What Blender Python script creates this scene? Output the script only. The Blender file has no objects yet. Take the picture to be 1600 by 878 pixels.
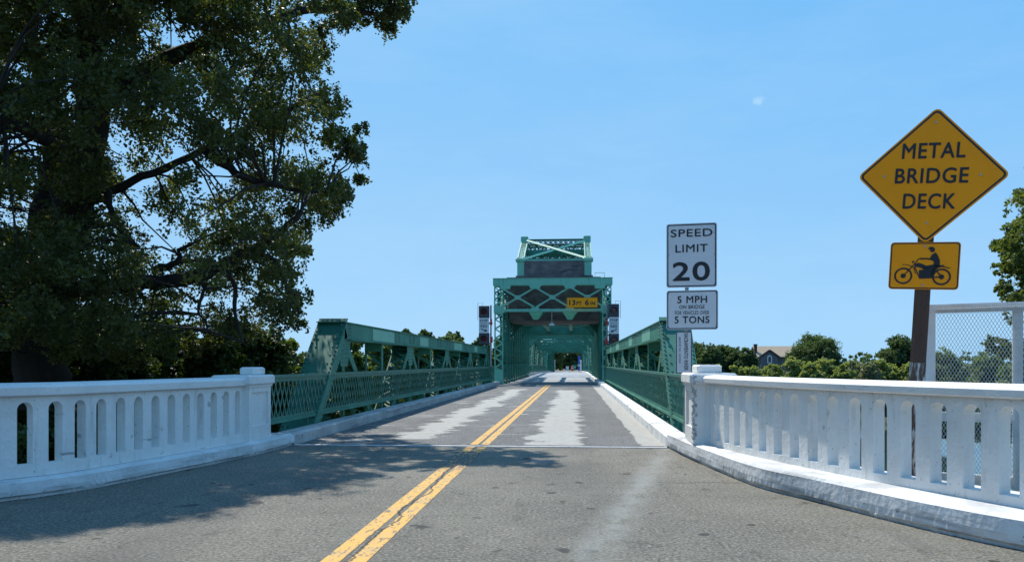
import bpy, math, random
import numpy as np
from mathutils import Vector, Matrix
R = math.radians
C = bpy.context.scene.collection
scene = bpy.context.scene
rnd = random.Random(7)

# ------------------------------------------------------------------ camera, sky, sun, exposure
F_PX, CAM_H, HOR, YAW = 1250.0, 1.40, 567.0, R(4.44)
cam = bpy.data.cameras.new("camera"); camo = bpy.data.objects.new("camera", cam); C.objects.link(camo)
camo.location = (0, 0, CAM_H); camo.rotation_euler = (R(90), 0, YAW)
cam.sensor_width = 36.0; cam.lens = 36.0 * F_PX / 1600.0
cam.shift_y = (HOR - 439.0) / 1600.0
cam.clip_start = 0.05; cam.clip_end = 9000
scene.camera = camo

AXV = Vector((-math.sin(YAW), math.cos(YAW), 0)); RXV = Vector((math.cos(YAW), math.sin(YAW), 0))
SUN = Vector((-0.33, 0.65, 1.0)).normalized()
sun_el = math.asin(SUN.z); sun_az = math.atan2(SUN.x, SUN.y)     # azimuth clockwise from +Y
w = bpy.data.worlds.new("World"); scene.world = w; w.use_nodes = True
nt = w.node_tree; nt.nodes.clear()
out = nt.nodes.new("ShaderNodeOutputWorld"); bg = nt.nodes.new("ShaderNodeBackground")
sky = nt.nodes.new("ShaderNodeTexSky"); sky.sky_type = 'NISHITA'; sky.sun_disc = False
sky.sun_elevation = sun_el; sky.sun_rotation = sun_az
sky.altitude = 0; sky.air_density = 1.0; sky.dust_density = 0.25; sky.ozone_density = 2.0
# the physical sky's brightness, compressed as the phone camera does, picks the blue of the air
bw = nt.nodes.new("ShaderNodeRGBToBW"); nt.links.new(sky.outputs[0], bw.inputs[0])
ad = nt.nodes.new("ShaderNodeMath"); ad.operation = 'ADD'; ad.inputs[1].default_value = 3.0; nt.links.new(bw.outputs[0], ad.inputs[0])
dv = nt.nodes.new("ShaderNodeMath"); dv.operation = 'DIVIDE'; nt.links.new(bw.outputs[0], dv.inputs[0]); nt.links.new(ad.outputs[0], dv.inputs[1])
cr = nt.nodes.new("ShaderNodeValToRGB"); nt.links.new(dv.outputs[0], cr.inputs[0])
e_ = cr.color_ramp.elements
e_[0].position = 0.15; e_[0].color = (.09, .345, .85, 1); e_[1].position = 0.82; e_[1].color = (.47, .75, 1.0, 1)
m_ = e_.new(.5); m_.color = (.185, .515, .95, 1)
tcw = nt.nodes.new("ShaderNodeTexCoord"); mpw = nt.nodes.new("ShaderNodeMapping"); mpw.inputs["Scale"].default_value = (2.2, 2.2, 9)
nt.links.new(tcw.outputs["Generated"], mpw.inputs[0]); nzw = nt.nodes.new("ShaderNodeTexNoise"); nzw.inputs["Scale"].default_value = 1.6; nzw.inputs["Detail"].default_value = 7; nzw.inputs["Roughness"].default_value = .6
nt.links.new(mpw.outputs[0], nzw.inputs["Vector"]); mrw = nt.nodes.new("ShaderNodeMapRange"); nt.links.new(nzw.outputs["Fac"], mrw.inputs[0])
mrw.inputs[1].default_value = .42; mrw.inputs[2].default_value = .78; mrw.inputs[4].default_value = .16
cd = (AXV * 1 + RXV * ((1186 - 800) / F_PX) + Vector((0, 0, (HOR - 158) / F_PX))).normalized()
dtw = nt.nodes.new("ShaderNodeVectorMath"); dtw.operation = 'DISTANCE'; nt.links.new(tcw.outputs["Generated"], dtw.inputs[0]); dtw.inputs[1].default_value = cd
nz2 = nt.nodes.new("ShaderNodeTexNoise"); nz2.inputs["Scale"].default_value = 110; nz2.inputs["Detail"].default_value = 4; nt.links.new(tcw.outputs["Generated"], nz2.inputs["Vector"])
mm = nt.nodes.new("ShaderNodeMath"); mm.operation = 'MULTIPLY_ADD'; nt.links.new(nz2.outputs["Fac"], mm.inputs[0]); mm.inputs[1].default_value = .016; nt.links.new(dtw.outputs["Value"], mm.inputs[2])
mr2 = nt.nodes.new("ShaderNodeMapRange"); mr2.interpolation_type = 'SMOOTHSTEP'; nt.links.new(mm.outputs[0], mr2.inputs[0]); mr2.inputs[1].default_value = .0155; mr2.inputs[2].default_value = .0085; mr2.inputs[3].default_value = 0; mr2.inputs[4].default_value = .42
mxw = nt.nodes.new("ShaderNodeMath"); mxw.operation = 'MAXIMUM'; nt.links.new(mrw.outputs[0], mxw.inputs[0]); nt.links.new(mr2.outputs[0], mxw.inputs[1])
mixw = nt.nodes.new("ShaderNodeMix"); mixw.data_type = 'RGBA'; nt.links.new(mxw.outputs[0], mixw.inputs[0]); nt.links.new(cr.outputs[0], mixw.inputs[6]); mixw.inputs[7].default_value = (.62, .84, 1.0, 1)
sc_ = nt.nodes.new("ShaderNodeVectorMath"); sc_.operation = 'SCALE'; sc_.inputs[3].default_value = 1.0 / .12 / 2 ** .35
nt.links.new(mixw.outputs[2], sc_.inputs[0]); nt.links.new(sc_.outputs[0], bg.inputs[0])
bg.inputs[1].default_value = 0.12
nt.links.new(bg.outputs[0], out.inputs[0])
sl = bpy.data.lights.new("sun", 'SUN'); so = bpy.data.objects.new("sun", sl); C.objects.link(so)
sl.energy = 4.2; sl.angle = R(0.53); sl.color = (1.0, 0.94, 0.84)
so.rotation_euler = SUN.to_track_quat('Z', 'Y').to_euler(); so.location = (0, 0, 60)
vs = scene.view_settings; vs.view_transform = 'Standard'; vs.look = 'None'; vs.gamma = 1; vs.use_curve_mapping = False
vs.exposure = 0.35
scene.cycles.max_bounces = 8; scene.cycles.transparent_max_bounces = 8

# ------------------------------------------------------------------ helpers
AX = Vector((-math.sin(YAW), math.cos(YAW), 0)); RX = Vector((math.cos(YAW), math.sin(YAW), 0))
def P(px, py, d):            # a point of the place seen at photo pixel px,py and d metres away
    return AX * d + RX * ((px - 800) / F_PX * d) + Vector((0, 0, CAM_H + (HOR - py) / F_PX * d))
def Z(py, d): return CAM_H + (HOR - py) / F_PX * d

def tag(o, label=None, cat=None, group=None, kind=None):
    if label: o['label'] = label
    if cat: o['category'] = cat
    if group: o['group'] = group
    if kind: o['kind'] = kind
    return o
def thing(name, label, cat, loc=(0, 0, 0), group=None):
    o = bpy.data.objects.new(name, None); C.objects.link(o); o.location = loc; o.empty_display_size = .2
    return tag(o, label, cat, group)
def wloc(p):
    L = Vector((0, 0, 0))
    while p is not None: L += Vector(p.location); p = p.parent
    return L

class MB:
    def __init__(s): s.v = []; s.f = []; s.m = []; s.cur = 0
    def add(s, vs, fs):
        b = len(s.v); s.v += [tuple(x) for x in vs]
        for f in fs: s.f.append(tuple(b + i for i in f)); s.m.append(s.cur)
    def beam(s, p0, p1, wd, h, up=(0, 0, 1), ext=0):
        p0 = Vector(p0); p1 = Vector(p1); a = (p1 - p0)
        if a.length < 1e-6: return
        a.normalize(); u = Vector(up)
        if abs(a.dot(u)) > .999: u = Vector((0, 1, 0)) if abs(a.y) < .9 else Vector((1, 0, 0))
        sd = a.cross(u).normalized(); u = sd.cross(a)
        p0 = p0 - a * ext; p1 = p1 + a * ext
        q = []
        for p in (p0, p1):
            for i, j in ((-1, -1), (1, -1), (1, 1), (-1, 1)): q.append(p + sd * (i * wd / 2) + u * (j * h / 2))
        s.add(q, [(0, 1, 2, 3), (7, 6, 5, 4), (0, 4, 5, 1), (1, 5, 6, 2), (2, 6, 7, 3), (3, 7, 4, 0)])
    def box(s, x0, x1, y0, y1, z0, z1, bev=0.0):
        if bev <= 0:
            q = [(x, y, z) for z in (z0, z1) for x, y in ((x0, y0), (x1, y0), (x1, y1), (x0, y1))]
            s.add(q, [(3, 2, 1, 0), (4, 5, 6, 7), (0, 1, 5, 4), (1, 2, 6, 5), (2, 3, 7, 6), (3, 0, 4, 7)]); return
        b = bev; q = []
        rings = [(b, z0), (0, z0 + b), (0, z1 - b), (b, z1)]
        for ins, z in rings:
            X0, X1, Y0, Y1 = x0 + ins, x1 - ins, y0 + ins, y1 - ins
            q += [(X0 + b, Y0, z), (X1 - b, Y0, z), (X1, Y0 + b, z), (X1, Y1 - b, z), (X1 - b, Y1, z), (X0 + b, Y1, z), (X0, Y1 - b, z), (X0, Y0 + b, z)]
        fs = [tuple(reversed(range(8))), tuple(range(24, 32))]
        for k in range(3):
            for i in range(8): fs.append((k * 8 + i, k * 8 + (i + 1) % 8, k * 8 + 8 + (i + 1) % 8, k * 8 + 8 + i))
        s.add(q, fs)
    def tube(s, pts, rad, n=8, cap=True):
        pts = [Vector(p) for p in pts]; q = []; N = len(pts)
        ref = Vector((.31, .17, .93))
        for i, p in enumerate(pts):
            t = (pts[min(i + 1, N - 1)] - pts[max(i - 1, 0)]).normalized()
            a = t.cross(ref)
            if a.length < .05: a = t.cross(Vector((1, 0, 0)))
            a.normalize(); b = t.cross(a)
            r = rad[i] if hasattr(rad, '__len__') else rad
            for k in range(n):
                th = 2 * math.pi * k / n; q.append(p + a * (r * math.cos(th)) + b * (r * math.sin(th)))
        fs = [(i * n + k, i * n + (k + 1) % n, (i + 1) * n + (k + 1) % n, (i + 1) * n + k) for i in range(N - 1) for k in range(n)]
        if cap: fs += [tuple(reversed(range(n))), tuple(range((N - 1) * n, N * n))]
        s.add(q, fs)
    def prism(s, outline, o, ex, ey, en, t):      # outline in 2-D, thickness t along en
        o, ex, ey, en = Vector(o), Vector(ex), Vector(ey), Vector(en); n = len(outline)
        q = [o + ex * x + ey * y for x, y in outline] + [o + ex * x + ey * y + en * t for x, y in outline]
        s.add(q, [tuple(range(n)), tuple(reversed(range(n, 2 * n)))] + [(i, n + i, n + (i + 1) % n, (i + 1) % n) for i in range(n)])
    def laced(s, p0, p1, nrm, depth, width, t=.025, bar=.055, step=None, double=False, ends=.25, wid1=None):
        """two plates set apart along nrm, joined by zigzag lacing bars on both open faces"""
        p0, p1, n = Vector(p0), Vector(p1), Vector(nrm).normalized(); a = (p1 - p0); L = a.length; a.normalize()
        n = (n - a * n.dot(a)).normalized(); q = a.cross(n).normalized()
        for sg in (-1, 1): s.beam(p0 + n * (sg * depth / 2), p1 + n * (sg * depth / 2), t, width, q)
        step = step or depth * .9; k = max(1, int((L - 2 * ends) / step)); st = (L - 2 * ends) / k
        for fc in (-1, 1):
            c = q * (fc * (width / 2 - .012))
            for i in range(k):
                A, B = p0 + a * (ends + i * st) + c, p0 + a * (ends + (i + 1) * st) + c
                sg = 1 if i % 2 else -1
                s.beam(A + n * (sg * depth / 2), B - n * (sg * depth / 2), bar, .012, q)
                if double: s.beam(A - n * (sg * depth / 2) + q * .014 * fc, B + n * (sg * depth / 2) + q * .014 * fc, bar, .012, q)
            if ends > .02:
                for e0, e1 in ((0, ends), (L - ends, L)):
                    s.beam(p0 + a * e0 + c, p0 + a * e1 + c, depth - t - .002, .014, q)
    def rivet(s, p, n, r=.022, h=.014):
        p, n = Vector(p), Vector(n).normalized(); a = n.orthogonal().normalized(); b = n.cross(a); k = 6
        q = [p + a * (r * math.cos(i * math.pi / 3)) + b * (r * math.sin(i * math.pi / 3)) for i in range(k)]
        q += [p + n * h + a * (.6 * r * math.cos(i * math.pi / 3)) + b * (.6 * r * math.sin(i * math.pi / 3)) for i in range(k)]
        s.add(q, [(i, (i + 1) % k, k + (i + 1) % k, k + i) for i in range(k)] + [tuple(range(k, 2 * k))])
    def build(s, name, mat, parent=None, smooth=False, local=False):
        L = Vector((0, 0, 0)) if local else wloc(parent)
        me = bpy.data.meshes.new(name)
        me.from_pydata([(x - L.x, y - L.y, z - L.z) for x, y, z in s.v], [], s.f); me.update()
        mats = mat if isinstance(mat, (list, tuple)) else [mat]
        for m in mats: me.materials.append(m)
        if len(mats) > 1: me.polygons.foreach_set('material_index', s.m)
        if smooth: me.polygons.foreach_set('use_smooth', [True] * len(me.polygons))
        o = bpy.data.objects.new(name, me); C.objects.link(o)
        if parent is not None: o.parent = parent
        return o

# ------------------------------------------------------------------ materials
def mat(name, col, rough=.6, noise=None, bump=0, bscale=40, metal=0, spec=.5, coat=0):
    """noise = [(scale, lo, hi, colour, detail), ...] patches of wear mixed over the base colour"""
    m = bpy.data.materials.new(name); m.use_nodes = True; t = m.node_tree; N = t.nodes; L = t.links
    b = N["Principled BSDF"]; b.inputs["Roughness"].default_value = rough; b.inputs["Metallic"].default_value = metal
    b.inputs["Specular IOR Level"].default_value = spec
    b.inputs["Base Color"].default_value = (*col, 1)
    tc = N.new("ShaderNodeTexCoord"); m['tc'] = 1
    last = None
    for sc_, lo, hi, c, det in (noise or []):
        n = N.new("ShaderNodeTexNoise"); n.inputs["Scale"].default_value = sc_ if not hasattr(sc_, '__len__') else 1
        n.inputs["Detail"].default_value = det; n.inputs["Roughness"].default_value = .62
        if hasattr(sc_, '__len__'):
            mp = N.new("ShaderNodeMapping"); mp.inputs["Scale"].default_value = sc_
            L.new(tc.outputs["Object"], mp.inputs[0]); L.new(mp.outputs[0], n.inputs["Vector"])
        else: L.new(tc.outputs["Object"], n.inputs["Vector"])
        r = N.new("ShaderNodeMapRange"); r.inputs[1].default_value = lo; r.inputs[2].default_value = hi
        L.new(n.outputs["Fac"], r.inputs[0])
        mx = N.new("ShaderNodeMix"); mx.data_type = 'RGBA'
        L.new(r.outputs[0], mx.inputs[0]); mx.inputs[7].default_value = (*c, 1)
        if last is None: mx.inputs[6].default_value = (*col, 1)
        else: L.new(last, mx.inputs[6])
        last = mx.outputs[2]
    if last is not None: L.new(last, b.inputs["Base Color"])
    if bump:
        n = N.new("ShaderNodeTexNoise"); n.inputs["Scale"].default_value = bscale; n.inputs["Detail"].default_value = 6
        L.new(tc.outputs["Object"], n.inputs["Vector"])
        bp = N.new("ShaderNodeBump"); bp.inputs["Strength"].default_value = bump; bp.inputs["Distance"].default_value = .02
        L.new(n.outputs["Fac"], bp.inputs["Height"]); L.new(bp.outputs[0], b.inputs["Normal"])
    return m

def leafmat(name, c1, c2, trans=.35, scale=.8):
    m = bpy.data.materials.new(name); m.use_nodes = True; t = m.node_tree; N = t.nodes; L = t.links
    N.remove(N["Principled BSDF"]); o = N["Material Output"]
    tc = N.new("ShaderNodeTexCoord"); n = N.new("ShaderNodeTexNoise"); n.inputs["Scale"].default_value = scale; n.inputs["Detail"].default_value = 5
    L.new(tc.outputs["Object"], n.inputs["Vector"])
    r = N.new("ShaderNodeMapRange"); r.inputs[1].default_value = .38; r.inputs[2].default_value = .64; L.new(n.outputs["Fac"], r.inputs[0])
    mx = N.new("ShaderNodeMix"); mx.data_type = 'RGBA'; L.new(r.outputs[0], mx.inputs[0])
    mx.inputs[6].default_value = (*c1, 1); mx.inputs[7].default_value = (*c2, 1)
    d = N.new("ShaderNodeBsdfPrincipled"); d.inputs["Roughness"].default_value = .5; d.inputs["Specular IOR Level"].default_value = .35
    L.new(mx.outputs[2], d.inputs["Base Color"])
    tr = N.new("ShaderNodeBsdfTranslucent")
    br = N.new("ShaderNodeMix"); br.data_type = 'RGBA'; br.blend_type = 'MULTIPLY'; br.inputs[0].default_value = 1
    L.new(mx.outputs[2], br.inputs[6]); br.inputs[7].default_value = (1.6, 1.7, .6, 1); L.new(br.outputs[2], tr.inputs[0])
    ms = N.new("ShaderNodeMixShader"); ms.inputs[0].default_value = trans
    L.new(d.outputs[0], ms.inputs[1]); L.new(tr.outputs[0], ms.inputs[2]); L.new(ms.outputs[0], o.inputs[0])
    return m

M = {}
M['green'] = mat('green_bridge_paint', (.036, .178, .124), .62, [(.9, .45, .7, (.05, .25, .175), 4), ((14, 14, 3), .6, .72, (.02, .10, .075), 5), (7, .62, .70, (.11, .08, .05), 7), ((5, 5, .8), .62, .74, (.075, .13, .09), 6)], .08, 30, spec=.3)
M['gtower'] = mat('lit_tower_green', (.165, .47, .34), .5, [(.9, .45, .7, (.20, .50, .37), 4), ((10, 10, 2), .56, .7, (.08, .29, .21), 6), (9, .64, .72, (.16, .13, .085), 6)], .05, 30)  # bridge green lightened for the portal front, so its brightness sits in the colour
M['greenlite'] = mat('repainted_and_lit_green', (.17, .44, .32), .5, [(8, .5, .7, (.13, .37, .26), 4)], .05, 30)  # repainted chord panels; on portal braces the paler green stands in for light
M['greenrail'] = mat('green_railing_paint', (.032, .16, .115), .55, [(6, .5, .7, (.06, .22, .16), 4), (30, .62, .7, (.02, .07, .055), 3)])
M['rivet'] = mat('rivet_paint', (.03, .12, .095), .5)
M['white'] = mat('white_parapet_paint', (.79, .785, .755), .7, [(1.3, .45, .7, (.66, .655, .63), 7), ((7, 7, 1.3), .56, .72, (.56, .55, .51), 8), (30, .655, .70, (.24, .235, .22), 6), (4.5, .645, .70, (.40, .39, .365), 9), ((1.2, 1.2, 9), .66, .71, (.36, .355, .34), 9)], .5, 22)
M['whiterail'] = mat('white_rail_paint', (.79, .785, .755), .7, [(2.2, .45, .7, (.67, .665, .65), 6), (30, .64, .70, (.40, .395, .38), 6), ((2, 2, 16), .63, .7, (.42, .41, .39), 8)], .5, 60)
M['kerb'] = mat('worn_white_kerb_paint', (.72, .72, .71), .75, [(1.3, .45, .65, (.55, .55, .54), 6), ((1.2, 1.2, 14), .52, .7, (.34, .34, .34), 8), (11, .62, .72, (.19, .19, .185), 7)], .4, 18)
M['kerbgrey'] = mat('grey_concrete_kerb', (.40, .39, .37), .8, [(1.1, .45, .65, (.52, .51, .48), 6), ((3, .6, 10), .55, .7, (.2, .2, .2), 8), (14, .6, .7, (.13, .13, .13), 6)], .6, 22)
M['spall'] = mat('spalled_concrete', (.55, .55, .53), .9, [(18, .45, .65, (.28, .28, .27), 6)], 1.0, 30)
M['concrete'] = mat('dark_weathered_concrete', (.115, .10, .10), .9, [(1.2, .45, .7, (.20, .18, .175), 7), ((.8, .8, 5), .55, .75, (.03, .028, .03), 6)], .5, 6)
M['signwhite'] = mat('white_sign_sheeting', (.66, .67, .69), .4, [(3, .5, .8, (.58, .59, .61), 4)])
M['signyel'] = mat('yellow_sign_sheeting', (1.0, .335, .002), .55, [(3, .5, .8, (.93, .305, .003), 3), (40, .68, .74, (.6, .2, .01), 4)], spec=.25)
M['black'] = mat('black_sign_ink', (.012, .012, .016), .45)
M['alu'] = mat('bare_metal', (.5, .5, .5), .4, metal=.8)
M['post'] = mat('brown_timber', (.085, .045, .03), .8, [((30, 30, 1.5), .45, .7, (.05, .026, .018), 6), ((40, 40, 3), .62, .7, (.15, .09, .06), 4)], .5, 40)
M['galv'] = mat('galvanised_post', (.30, .31, .32), .5, metal=.5)
M['fence'] = mat('white_fence_paint', (.72, .73, .72), .55, [(5, .5, .7, (.6, .6, .58), 5), (22, .66, .72, (.3, .26, .2), 4)], .1, 30)
M['mesh'] = mat('fence_mesh_wire', (.58, .58, .55), .55, [(30, .55, .7, (.40, .39, .35), 3)])
M['bark'] = mat('oak_bark', (.030, .025, .020), .95, [((9, 9, 1.6), .45, .65, (.016, .013, .011), 7), (3, .55, .7, (.04, .037, .031), 5)], 1.0, 12)
M['leaf'] = leafmat('oak_leaves', (.052, .064, .025), (.105, .12, .034), .40, 1.3)
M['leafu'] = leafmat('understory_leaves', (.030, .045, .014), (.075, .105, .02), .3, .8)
M['leafb'] = leafmat('bright_leaves', (.07, .11, .025), (.15, .19, .04), .4, .6)
M['leaffar'] = leafmat('far_dark_leaves', (.065, .10, .045), (.115, .155, .068), .42, .35)
M['leafmid'] = leafmat('mid_green_leaves', (.10, .14, .055), (.18, .22, .085), .45, .3)
M['leafwil'] = leafmat('willow_leaves', (.25, .28, .11), (.42, .41, .19), .45, .25)
M['leafdry'] = leafmat('dry_reed_leaves', (.19, .20, .12), (.30, .29, .18), .35, .3)
M['leafrt'] = leafmat('right_tree_leaves', (.075, .10, .032), (.15, .175, .05), .42, 1.5)
M['roofb'] = mat('brown_roof_shingles', (.36, .28, .19), .9, [((2, 2, 14), .5, .65, (.28, .21, .145), 4)])
M['wallh'] = mat('grey_house_wall', (.12, .125, .13), .8, [((1, 1, 9), .5, .6, (.09, .093, .1), 2)])
M['brick'] = mat('dark_chimney_brick', (.06, .04, .04), .9)
M['trimw'] = mat('white_trim', (.72, .72, .7), .6)
M['pane'] = mat('dark_window_glass', (.02, .03, .045), .08)
M['signal'] = mat('faded_black_signal_housing', (.055, .05, .062), .6, [(5, .5, .7, (.09, .08, .095), 5)])
M['lens'] = mat('unlit_red_lens', (.12, .012, .015), .2)
M['red'] = mat('red_marker_paint', (.45, .02, .02), .5)
M['blue'] = mat('blue_panel', (.05, .12, .5), .5)
M['bluelt'] = mat('pale_blue_panel', (.25, .38, .75), .5)
M['signgreen'] = mat('green_guide_sign', (.02, .22, .15), .5)
M['orange'] = mat('orange_barrel', (.65, .12, .02), .5)
M['yel'] = None

# ---- asphalt with worn concrete showing through, cracks and stains (object coordinates are metres)
XC = -1.62                                       # road centre line
def node_kit(m):
    t = m.node_tree; N, L = t.nodes, t.links
    def V(x): return x
    def math_(op, a, b=None, clamp=False):
        n = N.new("ShaderNodeMath"); n.operation = op; n.use_clamp = clamp
        for i, x in enumerate((a, b)):
            if x is None: continue
            if isinstance(x, (int, float)): n.inputs[i].default_value = x
            else: L.new(x, n.inputs[i])
        return n.outputs[0]
    def noise(scale, detail=6, rough=.6, vec=None):
        n = N.new("ShaderNodeTexNoise"); n.inputs["Detail"].default_value = detail; n.inputs["Roughness"].default_value = rough
        mp = N.new("ShaderNodeMapping"); mp.inputs["Scale"].default_value = scale if hasattr(scale, '__len__') else (scale,) * 3
        L.new(vec, mp.inputs[0]); L.new(mp.outputs[0], n.inputs["Vector"]); n.inputs["Scale"].default_value = 1
        return n.outputs["Fac"]
    def ramp(x, lo, hi, smooth=True):
        r = N.new("ShaderNodeMapRange"); r.inputs[1].default_value = lo; r.inputs[2].default_value = hi
        if smooth: r.interpolation_type = 'SMOOTHSTEP'
        L.new(x, r.inputs[0]); return r.outputs[0]
    def mix(f, a, b):
        n = N.new("ShaderNodeMix"); n.data_type = 'RGBA'
        if isinstance(f, (int, float)): n.inputs[0].default_value = f
        else: L.new(f, n.inputs[0])
        for i, x in ((6, a), (7, b)):
            if isinstance(x, tuple): n.inputs[i].default_value = (*x, 1)
            else: L.new(x, n.inputs[i])
        return n.outputs[2]
    return N, L, math_, noise, ramp, mix

def asphalt(name, bridge):
    m = bpy.data.materials.new(name); m.use_nodes = True
    N, L, ma, noise, ramp, mix = node_kit(m)
    b = N["Principled BSDF"]; b.inputs["Roughness"].default_value = .85; b.inputs["Specular IOR Level"].default_value = .3
    tc = N.new("ShaderNodeTexCoord"); o = tc.outputs["Object"]
    sx = N.new("ShaderNodeSeparateXYZ"); L.new(o, sx.inputs[0]); X, Y = sx.outputs[0], sx.outputs[1]
    base = (.128, .128, .126) if bridge else (.162, .150, .120)
    c = mix(ramp(noise(.55, 6, .6, o), .38, .66), base, tuple(x * 1.28 for x in base))
    c = mix(ramp(noise((3.2, .5, 1), 5, .6, o), .56, .74), c, tuple(x * .72 for x in base))
    ag = noise(34 if not bridge else 30, 5, .78, o)
    c = mix(ramp(ag, .53, .63), c, (.36, .35, .32)); c = mix(ramp(ag, .48, .37), c, (.035, .035, .035))
    c = mix(ma('MULTIPLY', ramp(noise(5.5, 6, .72, o), .52, .68), .45), c, tuple(x * 1.7 for x in base)); c = mix(ma('MULTIPLY', ramp(noise((4.2, 3.1, 1), 6, .7, o), .55, .68), .5), c, tuple(x * .5 for x in base))
    # oil-darkened strips between the wheel paths, as wear of the surface itself
    for xc, wd in ((XC + 1.62, .75), (XC - 1.62, .75)):
        dist = ma('ABSOLUTE', ma('SUBTRACT', X, xc)); f = ma('MULTIPLY', ramp(dist, wd, .1), ramp(noise((.7, .35, 1), 5, .6, o), .36, .62))
        c = mix(ma('MULTIPLY', f, .38), c, (.07, .066, .064))
    # small dark pits and patches
    c = mix(ma('MULTIPLY', ramp(noise((2.6, 3.4, 1), 3, .5, o), .69, .73), .75), c, (.052, .05, .05))
    # a sealed joint running out to the right kerb, oil drips and leaf litter gathered along the edges
    if not bridge:
        jl = ma('ABSOLUTE', ma('SUBTRACT', Y, ma('ADD', ma('MULTIPLY', noise((.9, .01, 1), 5, .65, o), .7), 9.15)))
        c = mix(ma('MULTIPLY', ma('MULTIPLY', ramp(jl, .035, .012), ramp(X, .3, .9)), .75), c, (.045, .043, .04))
        c = mix(ma('MULTIPLY', ramp(noise((3.3, 2.6, 1), 2, .4, o), .66, .69), ramp(noise(.8, 2, .5, o), .48, .56)), c, (.06, .057, .054))
        c = mix(ma('MULTIPLY', ramp(noise(19, 3, .7, o), .60, .64), ma('MAXIMUM', ramp(X, 1.3, 2.4), ramp(X, -3.9, -4.9))), c, (.13, .085, .04))
    # hairline cracks
    vo = N.new("ShaderNodeTexVoronoi"); vo.feature = 'DISTANCE_TO_EDGE'
    nn = N.new("ShaderNodeTexNoise"); nn.inputs["Scale"].default_value = 1.8; nn.inputs["Detail"].default_value = 5; L.new(o, nn.inputs["Vector"])
    vm = N.new("ShaderNodeVectorMath"); vm.operation = 'MULTIPLY_ADD'; L.new(nn.outputs["Color"], vm.inputs[0]); vm.inputs[1].default_value = (.9, .9, 0); L.new(o, vm.inputs[2])
    L.new(vm.outputs[0], vo.inputs["Vector"]); vo.inputs["Scale"].default_value = .55
    cr = ma('MULTIPLY', ramp(vo.outputs["Distance"], .007, .001), ramp(noise(.45, 2, .5, o), .54, .62))
    c = mix(ma('MULTIPLY', cr, .65), c, (.035, .033, .03))
    wob = noise((.001, .55, 1), 6, .68, o); cx_ = ma('ABSOLUTE', ma('SUBTRACT', X, ma('ADD', ma('MULTIPLY', ma('SUBTRACT', wob, .5), .55), XC + .02)))
    crk = ma('MULTIPLY', ramp(cx_, .020, .006), ramp(Y, 12.8, 11.8)); c = mix(ma('MULTIPLY', crk, .85), c, (.035, .034, .03))
    if bridge:
        rag = ma('ADD', ma('MULTIPLY', noise((.55, 1.3, 1), 5, .62, o), .62), ma('MULTIPLY', noise((1.4, 5.5, 1), 4, .6, o), .38)); rag2 = noise((.8, 3.0, 1), 4, .6, o); drift = noise((.01, .16, 1), 2, .5, o)
        big = ma('MULTIPLY', ma('SUBTRACT', drift, .5), .9)
        total = None
        for xc, hw, amp, y0, y1 in ((-.33, .45, 1.7, 12.9, 42.0), (-2.95, .34, 2.3, 14.6, 43.5), (1.48, .36, .35, 12.0, 50.0)):
            dist = ma('ABSOLUTE', ma('SUBTRACT', ma('ADD', X, big if amp > .5 else 0.0), xc))
            e = ma('ADD', dist, ma('MULTIPLY', ma('SUBTRACT', rag, .5), amp * 1.05))
            f = ramp(e, hw + .015, hw - .015)
            ends = ma('MULTIPLY', ramp(ma('ADD', Y, ma('MULTIPLY', rag2, 1.2)), y0 + .4, y0 + .7), ramp(ma('ADD', Y, ma('MULTIPLY', rag2, 2)), y1 + .6, y1))
            f = ma('MULTIPLY', f, ends)
            total = f if total is None else ma('MAXIMUM', total, f)
        sp = ma('MULTIPLY', ramp(noise((.9, 2.4, 1), 3, .6, o), .615, .625), ramp(X, .9, -1.5))     # scattered worn islands
        total = ma('MAXIMUM', total, ma('MULTIPLY', sp, .8))
        conc = mix(ramp(noise((6, 14, 1), 5, .6, o), .45, .7), (.43, .415, .38), (.31, .30, .27))
        gr = ramp(noise((1.5, 9, 1), 4, .6, o), .56, .66); conc = mix(ma('MULTIPLY', gr, .5), conc, (.20, .195, .19)); total = ma('MULTIPLY', total, ramp(noise((1.2, 2.2, 1), 6, .7, o), .70, .62))
        c = mix(total, c, conc)
    else:
        # pale tyre-scrubbed streak sweeping along the right of the lane
        ln = ma('ABSOLUTE', ma('SUBTRACT', X, ma('ADD', ma('MULTIPLY', ma('SUBTRACT', Y, 5.6), .19), .08)))
        c = mix(ma('MULTIPLY', ma('MULTIPLY', ramp(ln, .30, .02), ramp(noise((3, 1.5, 1), 6, .7, o), .32, .62)), .55), c, (.34, .345, .32))
        # dusty edge by the kerbs and pale scuffs
        c = mix(ma('MULTIPLY', ma('MULTIPLY', ramp(X, .9, 2.2), ramp(noise((.9, 2.2, 1), 7, .66, o), .42, .7)), .5), c, (.225, .215, .185))
        c = mix(ma('MULTIPLY', ramp(noise((7, 2.2, 1), 6, .7, o), .64, .72), .4), c, (.27, .265, .24))
    L.new(c, b.inputs["Base Color"])
    bp = N.new("ShaderNodeBump"); bp.inputs["Strength"].default_value = .8; bp.inputs["Distance"].default_value = .02
    L.new(noise(48, 5, .75, o), bp.inputs["Height"]); L.new(bp.outputs[0], b.inputs["Normal"])
    return m
M['asphalt'] = asphalt('approach_asphalt', False)
M['asphaltb'] = asphalt('bridge_asphalt', True)

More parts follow.
